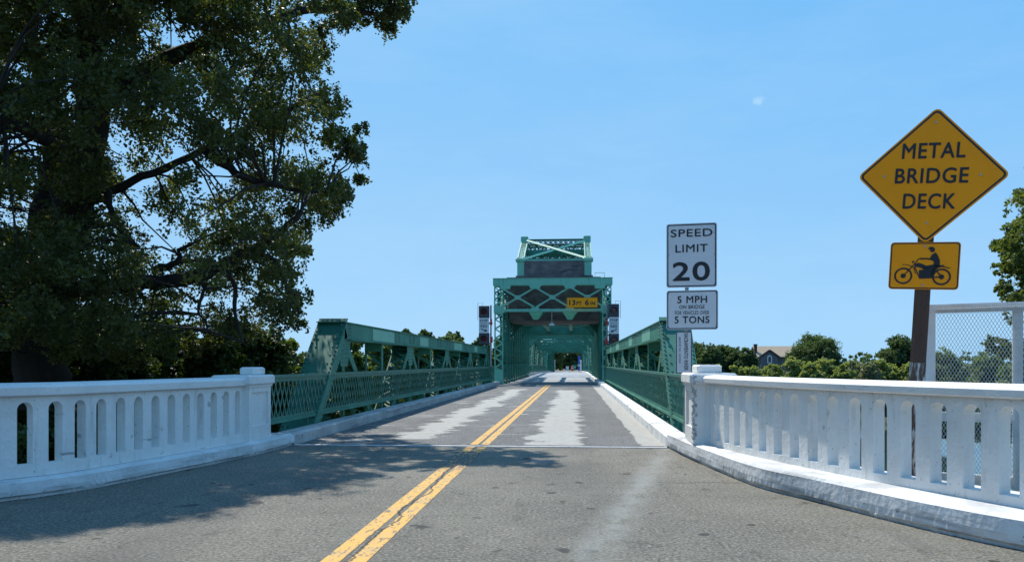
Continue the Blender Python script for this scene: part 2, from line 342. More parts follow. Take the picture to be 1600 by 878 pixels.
def yellowpaint():
    m = bpy.data.materials.new('worn_yellow_paint'); m.use_nodes = True
    N, L, ma, noise, ramp, mix = node_kit(m)
    b = N["Principled BSDF"]; b.inputs["Roughness"].default_value = .8
    tc = N.new("ShaderNodeTexCoord"); o = tc.outputs["Object"]
    sx = N.new("ShaderNodeSeparateXYZ"); L.new(o, sx.inputs[0]); Y = sx.outputs[1]
    c = mix(ramp(noise(3, 5, .6, o), .4, .7), (.68, .37, .075), (.54, .34, .12))
    worn = ramp(noise((22, 6, 1), 7, .8, o), .535, .585)
    c = mix(worn, c, (.12, .115, .105))
    wob = noise((.001, .55, 1), 6, .68, o); cx_ = ma('ABSOLUTE', ma('SUBTRACT', sx.outputs[0], ma('ADD', ma('MULTIPLY', ma('SUBTRACT', wob, .5), .55), XC + .02)))
    crk = ma('MULTIPLY', ramp(cx_, .020, .006), ramp(Y, 12.8, 11.8)); c = mix(ma('MULTIPLY', crk, .85), c, (.035, .034, .03))
    gap = ma('MULTIPLY', ramp(Y, 10.0, 11.0), ramp(Y, 12.9, 12.3)); c = mix(ma('MULTIPLY', gap, ramp(noise((20, 5, 1), 5, .7, o), .40, .48)), c, (.10, .097, .09))
    L.new(c, b.inputs["Base Color"]); return m
M['yel'] = yellowpaint()

M['grate'] = mat('open_steel_grating', (.36, .37, .39), .55, [((40, 1.5, 1), .45, .65, (.24, .245, .26), 3), ((1.5, .3, 1), .5, .7, (.46, .47, .48), 4)], .4, 60)
M['ground'] = mat('river_bank_soil', (.10, .085, .05), .95, [(.25, .4, .6, (.055, .065, .025), 6), (1.5, .55, .7, (.16, .13, .08), 6)], .8, 4)
def watermat():
    m = mat('river_water', (.03, .055, .04), .06, None, .25, 1.2); return m
M['water'] = watermat()

# ------------------------------------------------------------------ terrain and river
def near_bank(X): return 16 + max(0.0, -X - 9) * 3.0 + max(0.0, X - 12) * .2
def far_bank(X): return max(70.0, 178 - 1.15 * max(0.0, X - 4))
def sstep(t): t = min(1, max(0, t)); return t * t * (3 - 2 * t)
def gh(X, Y):
    nb, fb = near_bank(X), far_bank(X)
    h_near = -.45 - 1.2 * sstep((abs(X - XC) - 5.5) / 6)
    if Y < nb - 6: z = h_near
    elif Y < nb + 8: z = h_near + (-8.5 - h_near) * sstep((Y - nb + 6) / 14)
    elif Y < fb - 12: z = -8.5
    elif Y < fb + 6: z = -8.5 + (8.5 - 2.2) * sstep((Y - fb + 12) / 18)
    else: z = -2.2
    if Y > 196 and abs(X - XC) < 8: z = max(z, -1.2)
    return z
xs = np.concatenate([np.linspace(-4000, -300, 14), np.linspace(-260, -44, 20), np.linspace(-40, 40, 61), np.linspace(44, 260, 20), np.linspace(300, 4000, 14)])
ys = np.concatenate([np.linspace(-900, -40, 10), np.linspace(-34, 40, 50), np.linspace(43, 240, 60), np.linspace(260, 600, 10), np.linspace(800, 6000, 12)])
g = MB(); g.v = [(x, y, gh(x, y)) for y in ys for x in xs]; nx = len(xs)
g.f = [(j * nx + i, j * nx + i + 1, (j + 1) * nx + i + 1, (j + 1) * nx + i) for j in range(len(ys) - 1) for i in range(nx - 1)]; g.m = [0] * len(g.f)
tag(g.build('ground', M['ground'], smooth=True), kind='structure')
g = MB(); g.add([(-3900, 5, -6), (3900, 5, -6), (3900, 260, -6), (-3900, 260, -6)], [(0, 1, 2, 3)])
tag(g.build('river_water', M['water']), kind='structure')

# ------------------------------------------------------------------ plan curves of kerbs and parapets
def interp(pts, n):
    """Catmull-Rom through plan points, resampled to n even steps"""
    P_ = [np.array(p, float) for p in pts]; P_ = [2 * P_[0] - P_[1]] + P_ + [2 * P_[-1] - P_[-2]]; o = []
    for i in range(1, len(P_) - 2):
        for t in np.linspace(0, 1, 24, endpoint=False):
            a, b, c, d = P_[i - 1:i + 3]
            o.append(.5 * ((2 * b) + (c - a) * t + (2 * a - 5 * b + 4 * c - d) * t * t + (3 * b - a - 3 * c + d) * t ** 3))
    o.append(P_[-2]); o = np.array(o); s = np.concatenate([[0], np.cumsum(np.hypot(*np.diff(o, axis=0).T))])
    q = np.linspace(0, s[-1], n); return np.stack([np.interp(q, s, o[:, k]) for k in range(2)], 1)
def offset(c, d):
    t = np.gradient(c, axis=0); t /= np.hypot(*t.T)[:, None]; return c + np.stack([t[:, 1], -t[:, 0]], 1) * d
# both run from the bridge end towards the viewer
baseR = interp([(1.53, 13.35), (1.66, 11.9), (1.89, 10.1), (2.07, 9.12), (2.33, 8.46), (2.6, 7.77), (2.8, 7.3), (3.02, 6.73), (3.36, 6.2), (4.2, 5.15), (5.6, 3.8)], 90)
ledgeR = interp([(1.58, 13.35), (1.71, 11.9), (1.93, 10.0), (2.14, 8.95), (2.40, 8.30), (2.66, 7.72), (2.90, 7.3), (3.15, 6.75), (3.46, 6.28), (4.3, 5.25), (5.7, 3.9)], 90)
wallR = interp([(1.86, 11.55), (2.10, 10.36), (2.34, 9.52), (2.64, 8.62), (2.89, 7.97), (3.17, 7.33), (3.45, 6.71), (3.95, 5.75), (4.6, 4.7)], 400)
baseL = interp([(-4.77, 13.35), (-4.76, 12.83), (-4.84, 11.5), (-5.07, 10), (-5.36, 8.4), (-5.56, 7.93), (-5.76, 7.6), (-6.3, 6.9), (-7.4, 5.9), (-9.0, 4.9)], 90)
ledgeL = offset(baseL, .05)
wallL = offset(interp([(-4.84, 11.75), (-4.86, 11.4), (-5.07, 10), (-5.34, 8.4), (-5.54, 7.93), (-5.76, 7.6), (-6.3, 6.9), (-7.4, 5.9)], 400), .15)

# ------------------------------------------------------------------ road
g = MB(); ysr = np.concatenate([np.linspace(-30, 3.5, 12), np.linspace(4, 13.3, 40)])
Ls = baseL[::-1]; Rs = baseR[::-1]
def xat(c, y, far): return float(np.interp(y, c[:, 1], c[:, 0])) if y > c[0, 1] else far
for y in ysr:
    xl = xat(Ls, y, -9.0 - (4.9 - y) * .4) - .12; xr = xat(Rs, y, 5.6 + (3.8 - y) * .4) + .12
    for k in range(13): g.v.append((xl + (xr - xl) * k / 12, y, 0.0))
g.f = [(j * 13 + i, j * 13 + i + 1, (j + 1) * 13 + i + 1, (j + 1) * 13 + i) for j in range(len(ysr) - 1) for i in range(12)]; g.m = [0] * len(g.f)
tag(g.build('road', M['asphalt']), kind='structure')
g = MB(); g.box(XC - 3.18, XC + 3.18, 13.36, 56.0, -.45, 0.0)
tag(g.build('bridge_road', M['asphaltb']), kind='structure')
def zdeck(y): return 0.0 if y < 110 else -.008 * (y - 110)
g = MB(); yy = [56.02] + list(np.linspace(60, 200, 29))
for y in yy: g.v += [(XC - 3.18, y, zdeck(y)), (XC + 3.18, y, zdeck(y))]
g.f = [(2 * i, 2 * i + 1, 2 * i + 3, 2 * i + 2) for i in range(len(yy) - 1)]; g.m = [0] * len(g.f)
tag(g.build('bridge_deck', M['grate']), kind='structure')
g = MB(); g.box(XC - 3.6, XC + 3.6, 200.02, 420, -1.6, -.72)
tag(g.build('far_road', M['asphalt']), kind='structure')
# expansion joint: steel nosing bars across the road at the abutment, another at the tower
g = MB(); g.box(XC - 3.14, XC + 3.14, 13.30, 13.42, -.05, .012); g.cur = 1; g.box(XC - 3.14, XC + 3.14, 13.42, 13.62, -.05, .004)
g.cur = 0; g.box(XC - 3.14, XC + 3.14, 46.2, 46.32, -.05, .012); g.box(XC - 3.14, XC + 3.14, 51.0, 51.4, -.05, .012)
tag(g.build('expansion_joint', [mat('pale_joint_steel', (.5, .5, .5), .6, [(8, .5, .7, (.3, .3, .3), 5)]), mat('dark_joint_filler', (.05, .05, .05), .9)]), kind='structure')
g = MB()
for xo in (-.095, .095):
    yl = np.linspace(-20, 50.5, 240)
    for i in range(len(yl) - 1):
        z = .004
        g.add([(XC + xo - .068, yl[i], z), (XC + xo + .068, yl[i], z), (XC + xo + .068, yl[i + 1], z), (XC + xo - .068, yl[i + 1], z)], [(0, 1, 2, 3)])
tag(g.build('lane_marking', M['yel']), kind='structure')
# small steel cover plate let into the asphalt
g = MB(); p = P(845, 721, 1750 / (721 - 567)); g.box(p.x - .14, p.x + .14, p.y - .14, p.y + .14, -.02, .006, .004)
tag(g.build('cover_plate', mat('rusty_steel_plate', (.09, .09, .10), .6, [(14, .45, .65, (.18, .18, .19), 5)])), "small square dark steel cover plate set in the asphalt right of the yellow lines", "cover plate")

# kerbs of the bridge and plinths of the parapets
def kerb(name, sgn):
    g = MB(); x0, x1 = XC + sgn * 3.15, XC + sgn * 3.47; n = 0; y = 13.36
    while y < 198:
        L_ = 2.45 if y < 60 else 8; y1 = min(198, y + L_ - .015); j = lambda: rnd.uniform(-.008, .008); a = j(); z0, z1 = zdeck(y), zdeck(y1)
        q = []
        for yy_, zz in ((y, z0), (y1, z1)):
            q += [(x0 + a, yy_, zz - .45), (x0 + a, yy_, zz + .17), (x0 + a + sgn * .04, yy_, zz + .21), (x1, yy_, zz + .21), (x1, yy_, zz - .45)]
        fs = [(0, 1, 6, 5), (1, 2, 7, 6), (2, 3, 8, 7), (3, 4, 9, 8), (0, 5, 9, 4), (0, 4, 3, 2, 1), (5, 6, 7, 8, 9)]
        g.add(q, fs); y += L_
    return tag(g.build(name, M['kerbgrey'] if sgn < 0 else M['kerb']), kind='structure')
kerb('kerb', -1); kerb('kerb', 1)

def sweep(g, rows):
    n = len(rows[0]); b = len(g.v)
    for r_ in rows: g.v += [tuple(p) for p in r_]
    for j in range(len(rows) - 1):
        for i in range(n - 1):
            g.f.append((b + j * n + i, b + j * n + i + 1, b + (j + 1) * n + i + 1, b + (j + 1) * n + i)); g.m.append(g.cur)
def z3(c, z): return [(p[0], p[1], z) for p in c]
def noisy(c, z, amp, zamp=0.0):
    """an edge knocked about irregularly: offsets across the run of the curve"""
    n = len(c); r_ = np.random.default_rng(int(abs(z) * 1000 + amp * 1e5 + n)); a = r_.normal(size=n); a2 = np.convolve(r_.normal(size=n + 8), np.ones(9) / 3, 'valid')
    k = (a * .45 + a2 * .75) * amp; t = np.gradient(c, axis=0); t /= np.hypot(*t.T)[:, None]
    return [(p[0] + t_[1] * d, p[1] - t_[0] * d, z + zamp * e) for p, t_, d, e in zip(c, t, k, a)]

def parapet(name, label, base, ledge, wall, outward, zl, zr0, zr1, pitch, ow, pier, first, wcap):
    """outward = +1 when the outside lies to +X (right parapet)"""
    root = thing(name, label, "parapet", (wall[0][0], wall[0][1], 0))
    # plinth with battered road face
    g = MB(); hi = interp([tuple(x) for x in base[::6]], 260); le = interp([tuple(x) for x in ledge[::6]], 260)
    back = offset(le, -outward * .95)
    sweep(g, [noisy(offset(hi, -outward * .05), -.05, .0), noisy(offset(hi, -outward * .03), .028, .012), noisy(hi, .05, .005), noisy(offset(hi, outward * .004), zl * .45, .0018), noisy(offset(hi, -outward * .002), zl - .03, .0014), noisy(offset(le, -outward * .02), zl, .004), z3(back, zl + .012), z3(back, -.8)])
    g.build('plinth', M['kerb'], root)
    # balustrade wall with round-headed openings
    s = np.concatenate([[0], np.cumsum(np.hypot(*np.diff(wall, axis=0).T))]); tot = s[-1]
    t_ = np.gradient(wall, axis=0); t_ /= np.hypot(*t_.T)[:, None]; nrm = np.stack([t_[:, 1], -t_[:, 0]], 1) * -outward  # outward normal
    def at(ss, dep, z):
        x = np.interp(ss, s, wall[:, 0]); y = np.interp(ss, s, wall[:, 1]); nx_ = np.interp(ss, s, nrm[:, 0]); ny_ = np.interp(ss, s, nrm[:, 1])
        return (x + nx_ * dep, y + ny_ * dep, z)
    g = MB(); T = .135 if outward > 0 else .12; zb, zt, zo0, zo1 = zl + .004, zr0 + .004, .34, zr0 - .06
    k = 0; cur = 0.0; first_c = first
    cs = []
    while first_c + k * pitch + ow / 2 < tot: cs.append(first_c + k * pitch); k += 1
    def quad(a, b, c, d): g.add([a, b, c, d], [(0, 1, 2, 3)])
    for dep in (0.0, T):
        cur = 0.0
        for c_ in cs:
            quad(at(cur, dep, zb), at(c_ - ow / 2, dep, zb), at(c_ - ow / 2, dep, zt), at(cur, dep, zt))
            quad(at(c_ - ow / 2, dep, zb), at(c_ + ow / 2, dep, zb), at(c_ + ow / 2, dep, zo0), at(c_ - ow / 2, dep, zo0))
            arc = [(-math.cos(math.pi * q / 10) * ow / 2, zo1 - ow / 2 + math.sin(math.pi * q / 10) * ow / 2) for q in range(11)]
            for q in range(10):
                quad(at(c_ + arc[q][0], dep, arc[q][1]), at(c_ + arc[q + 1][0], dep, arc[q + 1][1]), at(c_ + arc[q + 1][0], dep, zt), at(c_ + arc[q][0], dep, zt))
            cur = c_ + ow / 2
        quad(at(cur, dep, zb), at(tot, dep, zb), at(tot, dep, zt), at(cur, dep, zt))
    for c_ in cs:
        arc = [(-math.cos(math.pi * q / 10) * ow / 2, zo1 - ow / 2 + math.sin(math.pi * q / 10) * ow / 2) for q in range(11)]
        ol = [(-ow / 2, zo0)] + arc + [(ow / 2, zo0)]
        for q in range(len(ol)):
            a, b = ol[q], ol[(q + 1) % len(ol)]
            quad(at(c_ + a[0], 0, a[1]), at(c_ + b[0], 0, b[1]), at(c_ + b[0], T, b[1]), at(c_ + a[0], T, a[1]))
    g.build('balustrade_wall', M['white'], root)
    # coping rail
    g = MB(); ss = np.linspace(0.0, tot, 90); OV = .06
    prof = [(-OV + .03, zr0), (-OV, zr0 + .015), (-OV - .004, zr1 - .04), (-OV + .035, zr1 - .005), (.12, zr1 + .008), (T + OV - .03, zr1 - .005), (T + OV, zr1 - .04), (T + OV, zr0 + .015), (T + OV - .03, zr0)]
    sweep(g, [[at(x, dep, z) for x in ss] for dep, z in prof])
    g.build('coping', M['whiterail'], root)
    # pier
    x0, x1, y0, y1, zp, zc0, zc1, ztop = pier
    g = MB(); b_ = .012; px_, sgn = (x0, 1) if outward > 0 else (x1, -1)     # px_ is the face towards the road
    # recessed panel on the road face: build the shaft as core + raised frame strips
    cx = px_ + sgn * .035
    g.box(min(cx, x1 if sgn > 0 else x0), max(cx, x1 if sgn > 0 else x0), y0, y1, zl - .01, zc0 + .01)
    def fr(ya, yb, za, zb_): g.box(min(px_, cx), max(px_, cx) , ya, yb, za, zb_)
    e = .10
    fr(y0, y0 + e, zl - .008, zc0 + .005); fr(y1 - e, y1, zl - .008, zc0 + .005); fr(y0 + e, y1 - e, zl - .008, zl + .22); fr(y0 + e, y1 - e, zc0 - .11, zc0 + .005)
    pr = g.build('pier', M['white'], root)
    g = MB(); g.box(x0 - .055, x1 + .055, y0 - .055, y1 + .055, zc0, zc1, .025); g.box(x0 - .02, x1 + .02, y0 - .02, y1 + .02, zc0 - .03, zc0 + .002); g.build('pier_cap', M['whiterail'], root)
    g = MB(); i0, i1 = wcap; g.box(x0 + i0, x1 - i1, y0 + (.16 if outward > 0 else .34), y1 - (.16 if outward > 0 else .07), zc1 - .01, ztop, .025); g.build('cap_block', M['whiterail'], root)
    return root
pR = parapet('parapet', "white balustrade parapet on the right with chipped pier, yellow warning sign behind it", baseR, ledgeR, wallR, 1, .255, 1.115, 1.225, .335, .175,
             (1.69, 2.24, 11.55, 12.4, 0, 1.10, 1.255, 1.375), .12, (.08, .12))
pL = parapet('parapet', "white balustrade parapet on the left standing in the shade of the big oak", baseL, ledgeL, wallL, -1, .205, 1.05, 1.185, .31, .155,
             (-5.42, -4.90, 11.75, 12.62, 0, 1.06, 1.215, 1.335), .20, (.22, .06))
# spalled corner of the right pier: rough lumps of bare concrete along the broken arris
g = MB()
for i in range(170):
    zz = rnd.uniform(.33, 1.24); wdt = .055 if zz < 1.09 else .10
    a = rnd.random(); oy = rnd.uniform(-.004, .004)
    if a < .6: q = Vector((1.69 + rnd.uniform(-.004, .012), 11.55 + rnd.uniform(0, wdt) - (.055 if zz > 1.1 else 0), zz))
    else: q = Vector((1.69 + rnd.uniform(0, wdt * .8) - (.05 if zz > 1.1 else 0), 11.55 + rnd.uniform(-.004, .012) - (.055 if zz > 1.1 else 0), zz))
    r_ = rnd.uniform(.008, .024); k = 7
    g.tube([q - Vector((0, 0, r_)), q - Vector((0, 0, r_ * .4)), q + Vector((rnd.uniform(-.01, .01), 0, r_ * .4)), q + Vector((0, 0, r_))], [r_ * .3, r_, r_ * .8, r_ * .2], 5)
g.build('spalled_corner', M['spall'], pR)

# ------------------------------------------------------------------ green pony trusses
G, GL, RV = M['green'], M['greenlite'], M['rivet']
TZ, HW = 2.32, 3.8                       # top of the chord, truss centre line from the road centre
TOPS = [17.7, 25.05, 32.4, 39.75, 47.1]; MIDS = [21.37, 28.72, 36.07, 43.42]
BOT = -.85
def pony(sgn, label):
    x = XC + sgn * HW; xi = x - sgn * .30
    root = thing('pony_truss', label, "bridge truss", (x, 14.6, BOT), "green pony trusses flanking the near span")
    # top chord: closed box with cover plate lip, repainted pale panels and rivet rows
    g = MB(); zt, ht = TZ, .38
    g.box(x - .29, x + .29, TOPS[0] - .1, TOPS[-1] + .1, zt - ht, zt - .02); g.box(x - .33, x + .33, TOPS[0] - .2, TOPS[-1] + .2, zt - .018, zt + .004)
    g.box(x - .33, x - .22, TOPS[0] + .3, TOPS[-1] - .2, zt - ht - .02, zt - ht - .002); g.box(x + .22, x + .33, TOPS[0] + .3, TOPS[-1] - .2, zt - ht - .02, zt - ht - .002)
    g.cur = 1
    fx = x - sgn * .293
    for ya, yb in ((20.1, 22.6), (26.4, 27.9), (34.0, 36.4), (41.0, 42.2)):
        g.box(min(fx, fx - sgn * .003), max(fx, fx - sgn * .003), ya, yb, zt - ht + .03, zt - .05)
    g.cur = 2
    for ty in TOPS + [22.9, 30.2, 37.5, 44.8]:
        for dy in (-.36, -.22, .22, .36):
            for dz in (.07, .14, .21, .28): g.rivet((fx, ty + dy, zt - dz), (-sgn, 0, 0))
    g.build('top_chord', [G, GL, RV], root)
    # end posts
    for yt, yb in ((TOPS[0], 14.75), (TOPS[-1], 50.6)):
        g = MB(); a = Vector((x, yt, zt - .19)); b = Vector((x, yb, BOT + .2))
        ax = (b - a).normalized(); nn = ax.cross(Vector((1, 0, 0))); nn = nn if nn.z > 0 else -nn
        g.beam(a, b, .58, .34, nn); g.beam(a + nn * .18 - ax * .2, b + nn * .18, .66, .02, nn)
        g.cur = 1
        L_ = (b - a).length
        for i in range(int(L_ / .13)):
            q = a + ax * (.1 + i * .13) + nn * .19
            for e in (-.285, .285): g.rivet(q + Vector((e, 0, 0)), nn, .026, .018)
            if i % 2: 
                for e in (-.19, .19): g.rivet(q + Vector((e, 0, 0)), nn, .024, .016)
        for i in range(int(L_ / .16)):
            for h in (-.12, .12): g.rivet(a + ax * (.2 + i * .16) + nn * h + Vector((-sgn * .29, 0, 0)), (-sgn, 0, 0))
        g.build('end_post', [G, RV], root)
    # web members
    for ty in TOPS + MIDS:
        g = MB(); g.laced((x, ty, BOT + .1), (x, ty, zt - ht + .02), (1, 0, 0), .44, .17, step=.34); g.build('vertical', G, root)
    bots = [MIDS[0] - 7.35 / 2 - 3.67] + MIDS + [50.7]
    for i, ty in enumerate(TOPS):
        for by in ((MIDS[i - 1] if i > 0 else None), (MIDS[i] if i < 4 else None)):
            if by is None: continue
            g = MB(); g.laced((x, ty + (.1 if by > ty else -.1), zt - ht - .05), (x, by + (-.12 if by > ty else .12), BOT + .15), (1, 0, 0), .46, .20, step=.36); g.build('diagonal', G, root)
        for sx_ in (-1, 1):
            gx = x + sx_ * .235; g = MB()
            ol = [(-.55, 0), (.55, 0), (.5, -.22), (.26, -.72), (-.26, -.72), (-.5, -.22)]
            g.prism(ol, (gx, ty, zt - ht + .1), (0, 1, 0), (0, 0, 1), (sx_, 0, 0), .014); g.cur = 1
            if sx_ == -sgn:
                for rz in (-.12, -.22, -.32, -.42, -.52, -.62):
                    wv = .42 if rz > -.3 else .28
                    for ry in (-wv, -wv * .45, wv * .45, wv): g.rivet((gx + sx_ * .014, ty + ry, zt - ht + .1 + rz), (sx_, 0, 0), .02)
            g.build('gusset_plate', [G, RV], root)
    g = MB()
    for sx_ in (-1, 1): g.beam((x + sx_ * .22, 14.6, BOT), (x + sx_ * .22, 50.8, BOT), .03, .36)
    g.beam((x, 14.6, BOT - .17), (x, 50.8, BOT - .17), .46, .02); g.build('bottom_chord', G, root)
    for ty in TOPS + MIDS:
        g = MB(); a, b = (XC + sgn * 3.45, ty, -.45), (x, ty, -.5); g.beam(a, b, .18, .5); g.build('floor_beam', G, root)
    return root
pony(-1, "green riveted pony truss on the left, near end shaded by the oak")
pony(1, "green riveted pony truss on the right of the road, rising behind the speed limit sign")

# lattice railings
def railing(label, sgn, y0, y1, pitch, npost, hw=3.53, group="green lattice railings along the bridge"):
    x = XC + sgn * hw; root = thing('lattice_railing', label, "railing", (x, y0, 0), group)
    z0, z1 = .38, 1.17; g = MB(); d = zdeck
    pts = [y0] + [y for y in np.linspace(y0, y1, 12)[1:]]
    for a, b in zip(pts[:-1], pts[1:]): g.beam((x, a, d(a) + z1), (x, b, d(b) + z1), .07, .05); g.beam((x, a, d(a) + z1 - .06), (x, b, d(b) + z1 - .06), .02, .07)
    g.build('top_rail', M['greenrail'], root)
    g = MB()
    for a, b in zip(pts[:-1], pts[1:]): g.beam((x, a, d(a) + z0), (x, b, d(b) + z0), .07, .05); g.beam((x, a, d(a) + z0 + .055), (x, b, d(b) + z0 + .055), .018, .06)
    g.build('bottom_rail', M['green'], root)
    py = np.linspace(y0 + .05, y1 - .05, npost)
    for y in py:
        g = MB(); g.beam((x + sgn * .045, y, -.4), (x + sgn * .045, y, d(y) + z1), .07, .05); g.build('post', M['green'], root)
    for a, b in zip(py[:-1], py[1:]):
        g = MB(); H = z1 - z0 - .1; run = H * .52; n = int((b - a) / pitch)
        for k in range(-int(run / pitch) - 1, n + 1):
            for s_ in (0, 1):
                ya, yb = a + k * pitch, a + k * pitch + run; za, zb = (z0 + .05, z1 - .05) if s_ == 0 else (z1 - .05, z0 + .05)
                t0, t1 = max(0, (a - ya) / run), min(1, (b - ya) / run)
                if t1 - t0 < .05: continue
                o = Vector((x + (.007 if s_ else -.007), 0, d(a)))
                A = o + Vector((0, ya + run * t0, za + (zb - za) * t0)); B = o + Vector((0, ya + run * t1, za + (zb - za) * t1))
                g.beam(A, B, .032, .010, (1, 0, 0))
        g.build('lattice_panel', M['greenrail'], root)
    return root
railing("green lattice railing on the left, from the white pier to the tower", -1, 12.75, 51.4, .205, 17)
railing("green lattice railing on the right of the near span, below the speed limit sign", 1, 12.55, 51.4, .205, 17)
railing("dark green lattice railing on the left of the main span", -1, 52.9, 185, .45, 28)
railing("dark green lattice railing on the right of the main span", 1, 52.9, 185, .45, 28)

# ------------------------------------------------------------------ bascule towers with counterweights
def tower(label, Y0, dirn, detail):
    """dirn = +1 when the tower extends away from the viewer behind its portal at Y0"""
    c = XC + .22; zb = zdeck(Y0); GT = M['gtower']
    root = thing('bascule_tower', label, "bridge tower", (c, Y0, -6), "green bascule towers with counterweights")
    W = 3.5; zt = 6.88 + zb; zs = 4.83 + zb; D = lambda d: Y0 + dirn * d
    # portal frame: lattice corner posts, box top beam, X bracing, bottom strut
    for s_ in (-1, 1):
        g = MB(); g.laced((c + s_ * W, Y0, zb - 1), (c + s_ * W, Y0, zs - .02), (1, 0, 0), .5, .42, step=.30, double=False, t=.05, bar=.075); 
        g.beam((c + s_ * W, Y0, zb - 1.0), (c + s_ * W, Y0, zb + .95), .54, .46, (0, 1, 0))
        g.laced((c + s_ * W, Y0, zs + .2), (c + s_ * W, Y0, zt - .44), (1, 0, 0), .54, .42, step=.36, double=True, t=.05, bar=.06, ends=.1)
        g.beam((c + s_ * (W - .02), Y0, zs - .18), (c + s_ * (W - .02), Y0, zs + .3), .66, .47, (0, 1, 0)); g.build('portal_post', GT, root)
    g = MB(); g.beam((c - W - .36, Y0, zt - .22), (c + W + .36, Y0, zt - .22), .5, .44); g.beam((c - W - .38, Y0, zt + .012), (c + W + .38, Y0, zt + .012), .56, .02)
    for gx in (-3.05, -1.12, 1.12, 3.05):
        g.prism([(-.42, 0), (.42, 0), (.28, -.26), (-.28, -.26)] if abs(gx) < 2 else [(-.36, 0), (.36, 0), (.3, -.26), (-.3, -.26)], (c + gx, Y0 - dirn * .252, zt - .43), (1, 0, 0), (0, 0, 1), (0, -dirn, 0), .014)
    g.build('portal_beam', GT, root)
    g = MB(); g.beam((c - W + .3, Y0, zs), (c + W - .3, Y0, zs), .34, .15); g.beam((c - W + .3, Y0 , zs - .09), (c + W - .3, Y0, zs - .09), .42, .02)
    for gx in (-1.12, 1.12): g.prism([(-.3, 0), (.3, 0), (.24, .3), (-.24, .3)], (c + gx, Y0 - dirn * .182, zs - .1), (1, 0, 0), (0, 0, 1), (0, -dirn, 0), .014)
    for gx in (-1.12, 1.12): g.prism([(-.5, 0), (.5, 0), (.16, -.55), (-.16, -.55)], (c + gx, D(.9), zs - .02), (1, 0, 0), (0, 0, 1), (0, -dirn, 0), .03)
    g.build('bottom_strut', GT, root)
    bays = [(-3.3, -1.2), (-1.05, 1.05), (1.2, 3.3)]
    for a, b in bays:
        g = MB(); y_ = Y0 - dirn * .15; m = (a + b) / 2; zz0, zz1 = zs + .2, zt - .62
        g.beam((c + a, y_, zz0), (c + b, y_, zz1), .11, .06, (0, 1, 0)); g.beam((c + a, y_ - dirn * .07, zz1), (c + b, y_ - dirn * .07, zz0), .11, .06, (0, 1, 0))
        g.prism([(-.2, -.14), (.2, -.14), (.2, .14), (-.2, .14)], (c + m, y_ - dirn * .11, (zz0 + zz1) / 2), (1, 0, 0), (0, 0, 1), (0, -dirn, 0), .014)
        g.build('cross_brace', GL, root)
    # side frames, kept in the darker green to stand for shade inside
    posts = [2.4, 4.8, 7.2, 9.6, 12.0, 14.4, 16.8, 19.2, 21.6, 24.0, 26.4, 28.6]
    for s_ in (-1, 1):
        xx = c + s_ * (W - .12)
        for d in posts:
            g = MB(); g.laced((xx, D(d), zb - 1), (xx, D(d), zt - .2 - (1.2 if d > 20 else 0)), (1, 0, 0), .42, .36, step=.26, t=.05, bar=.07); g.build('side_post', G, root)
        for d0, d1 in zip([0] + posts[:-1], posts):
            g = MB()
            g.laced((xx, D(d0), zb + 1.4), (xx, D(d1), zs + .1), (1, 0, 0), .3, .2, step=.3); g.beam((xx + s_ * .05, D(d0), zs), (xx + s_ * .05, D(d1), zb + 1.4), .10, .12)
            g.beam((xx, D(d0), zs), (xx, D(d1), zs), .3, .3); g.beam((xx, D(d0), zt - .3), (xx, D(d1), zt - .3 - (1.2 if d1 > 20 else 0)), .4, .36)
            g.beam((xx, D(d0), zs), (xx, D(d1), zt - .4), .14, .12)
            g.build('side_brace', G, root)
        for d in (9.6, 19.2):      # outer buttress posts of the tower
            g = MB(); g.laced((xx + s_ * 1.0, D(d), zb - 1), (xx + s_ * .1, D(d), zt - 1.6), (0, 1, 0), .5, .36, step=.4, t=.05, bar=.07); g.build('buttress_post', G, root)
    # plate girders carrying the counterweight along both sides, with stiffeners, and a lattice apron below them
    for s_ in (-1, 1):
        xx = c + s_ * (W + .42); g = MB(); ya, yb = D(3.6), D(28.6)
        g.beam((xx, ya, zs + .75), (xx, yb, zs + .55), .06, 1.7)
        for k in range(13): yk = ya + (yb - ya) * k / 12; g.beam((xx - s_ * .07, yk, zs - .05), (xx - s_ * .07, yk, zs + 1.4), .08, .1, (0, 1, 0))
        g.build('side_girder', G, root)
    # heavy dark transverse girder behind the counterweight
    g = MB(); g.beam((c - W, D(28), zs - .25), (c + W, D(28), zs - .25), .5, .85); g.beam((c - W, D(16), zs - .02), (c + W, D(16), zs - .02), .4, .5)
    for gx in (-1.1, 1.1):
        g.beam((c + gx, D(1.0), zs - .05), (c + gx, D(27.7), zs - .1), .3, .35)
        for e in (-1, 1): g.beam((c + gx + e * .75, D(3.2), zs + .35), (c + gx + e * .1, D(3.2), zs - .35), .1, .1)
    g.build('transverse_girder', G, root)
    # concrete counterweight: lower block hung between the frames, flange slab, upper block
    g = MB(); sg = lambda a, b: (min(D(a), D(b)), max(D(a), D(b)))
    y0, y1 = sg(4.4, 10.5)
    q = [(x_, y_, z_) for z_, ya, yb in ((zs - .45, y0, y1), (7.25 + zb, *sg(2.6, 10.5))) for x_, y_ in ((c - 3.2, ya), (c + 3.2, ya), (c + 3.2, yb), (c - 3.2, yb))]
    g.add(q, [(3, 2, 1, 0), (4, 5, 6, 7), (0, 1, 5, 4), (1, 2, 6, 5), (2, 3, 7, 6), (3, 0, 4, 7)])
    # board-marked ribs across the lower face
    for k in range(9):
        xx = c - 2.4 + k * .6; g.beam((xx, D(2.62) - dirn * .02, 7.1 + zb), (xx, D(4.38) - dirn * .02, zs - .38), .09, .06, (0, 1, 0))
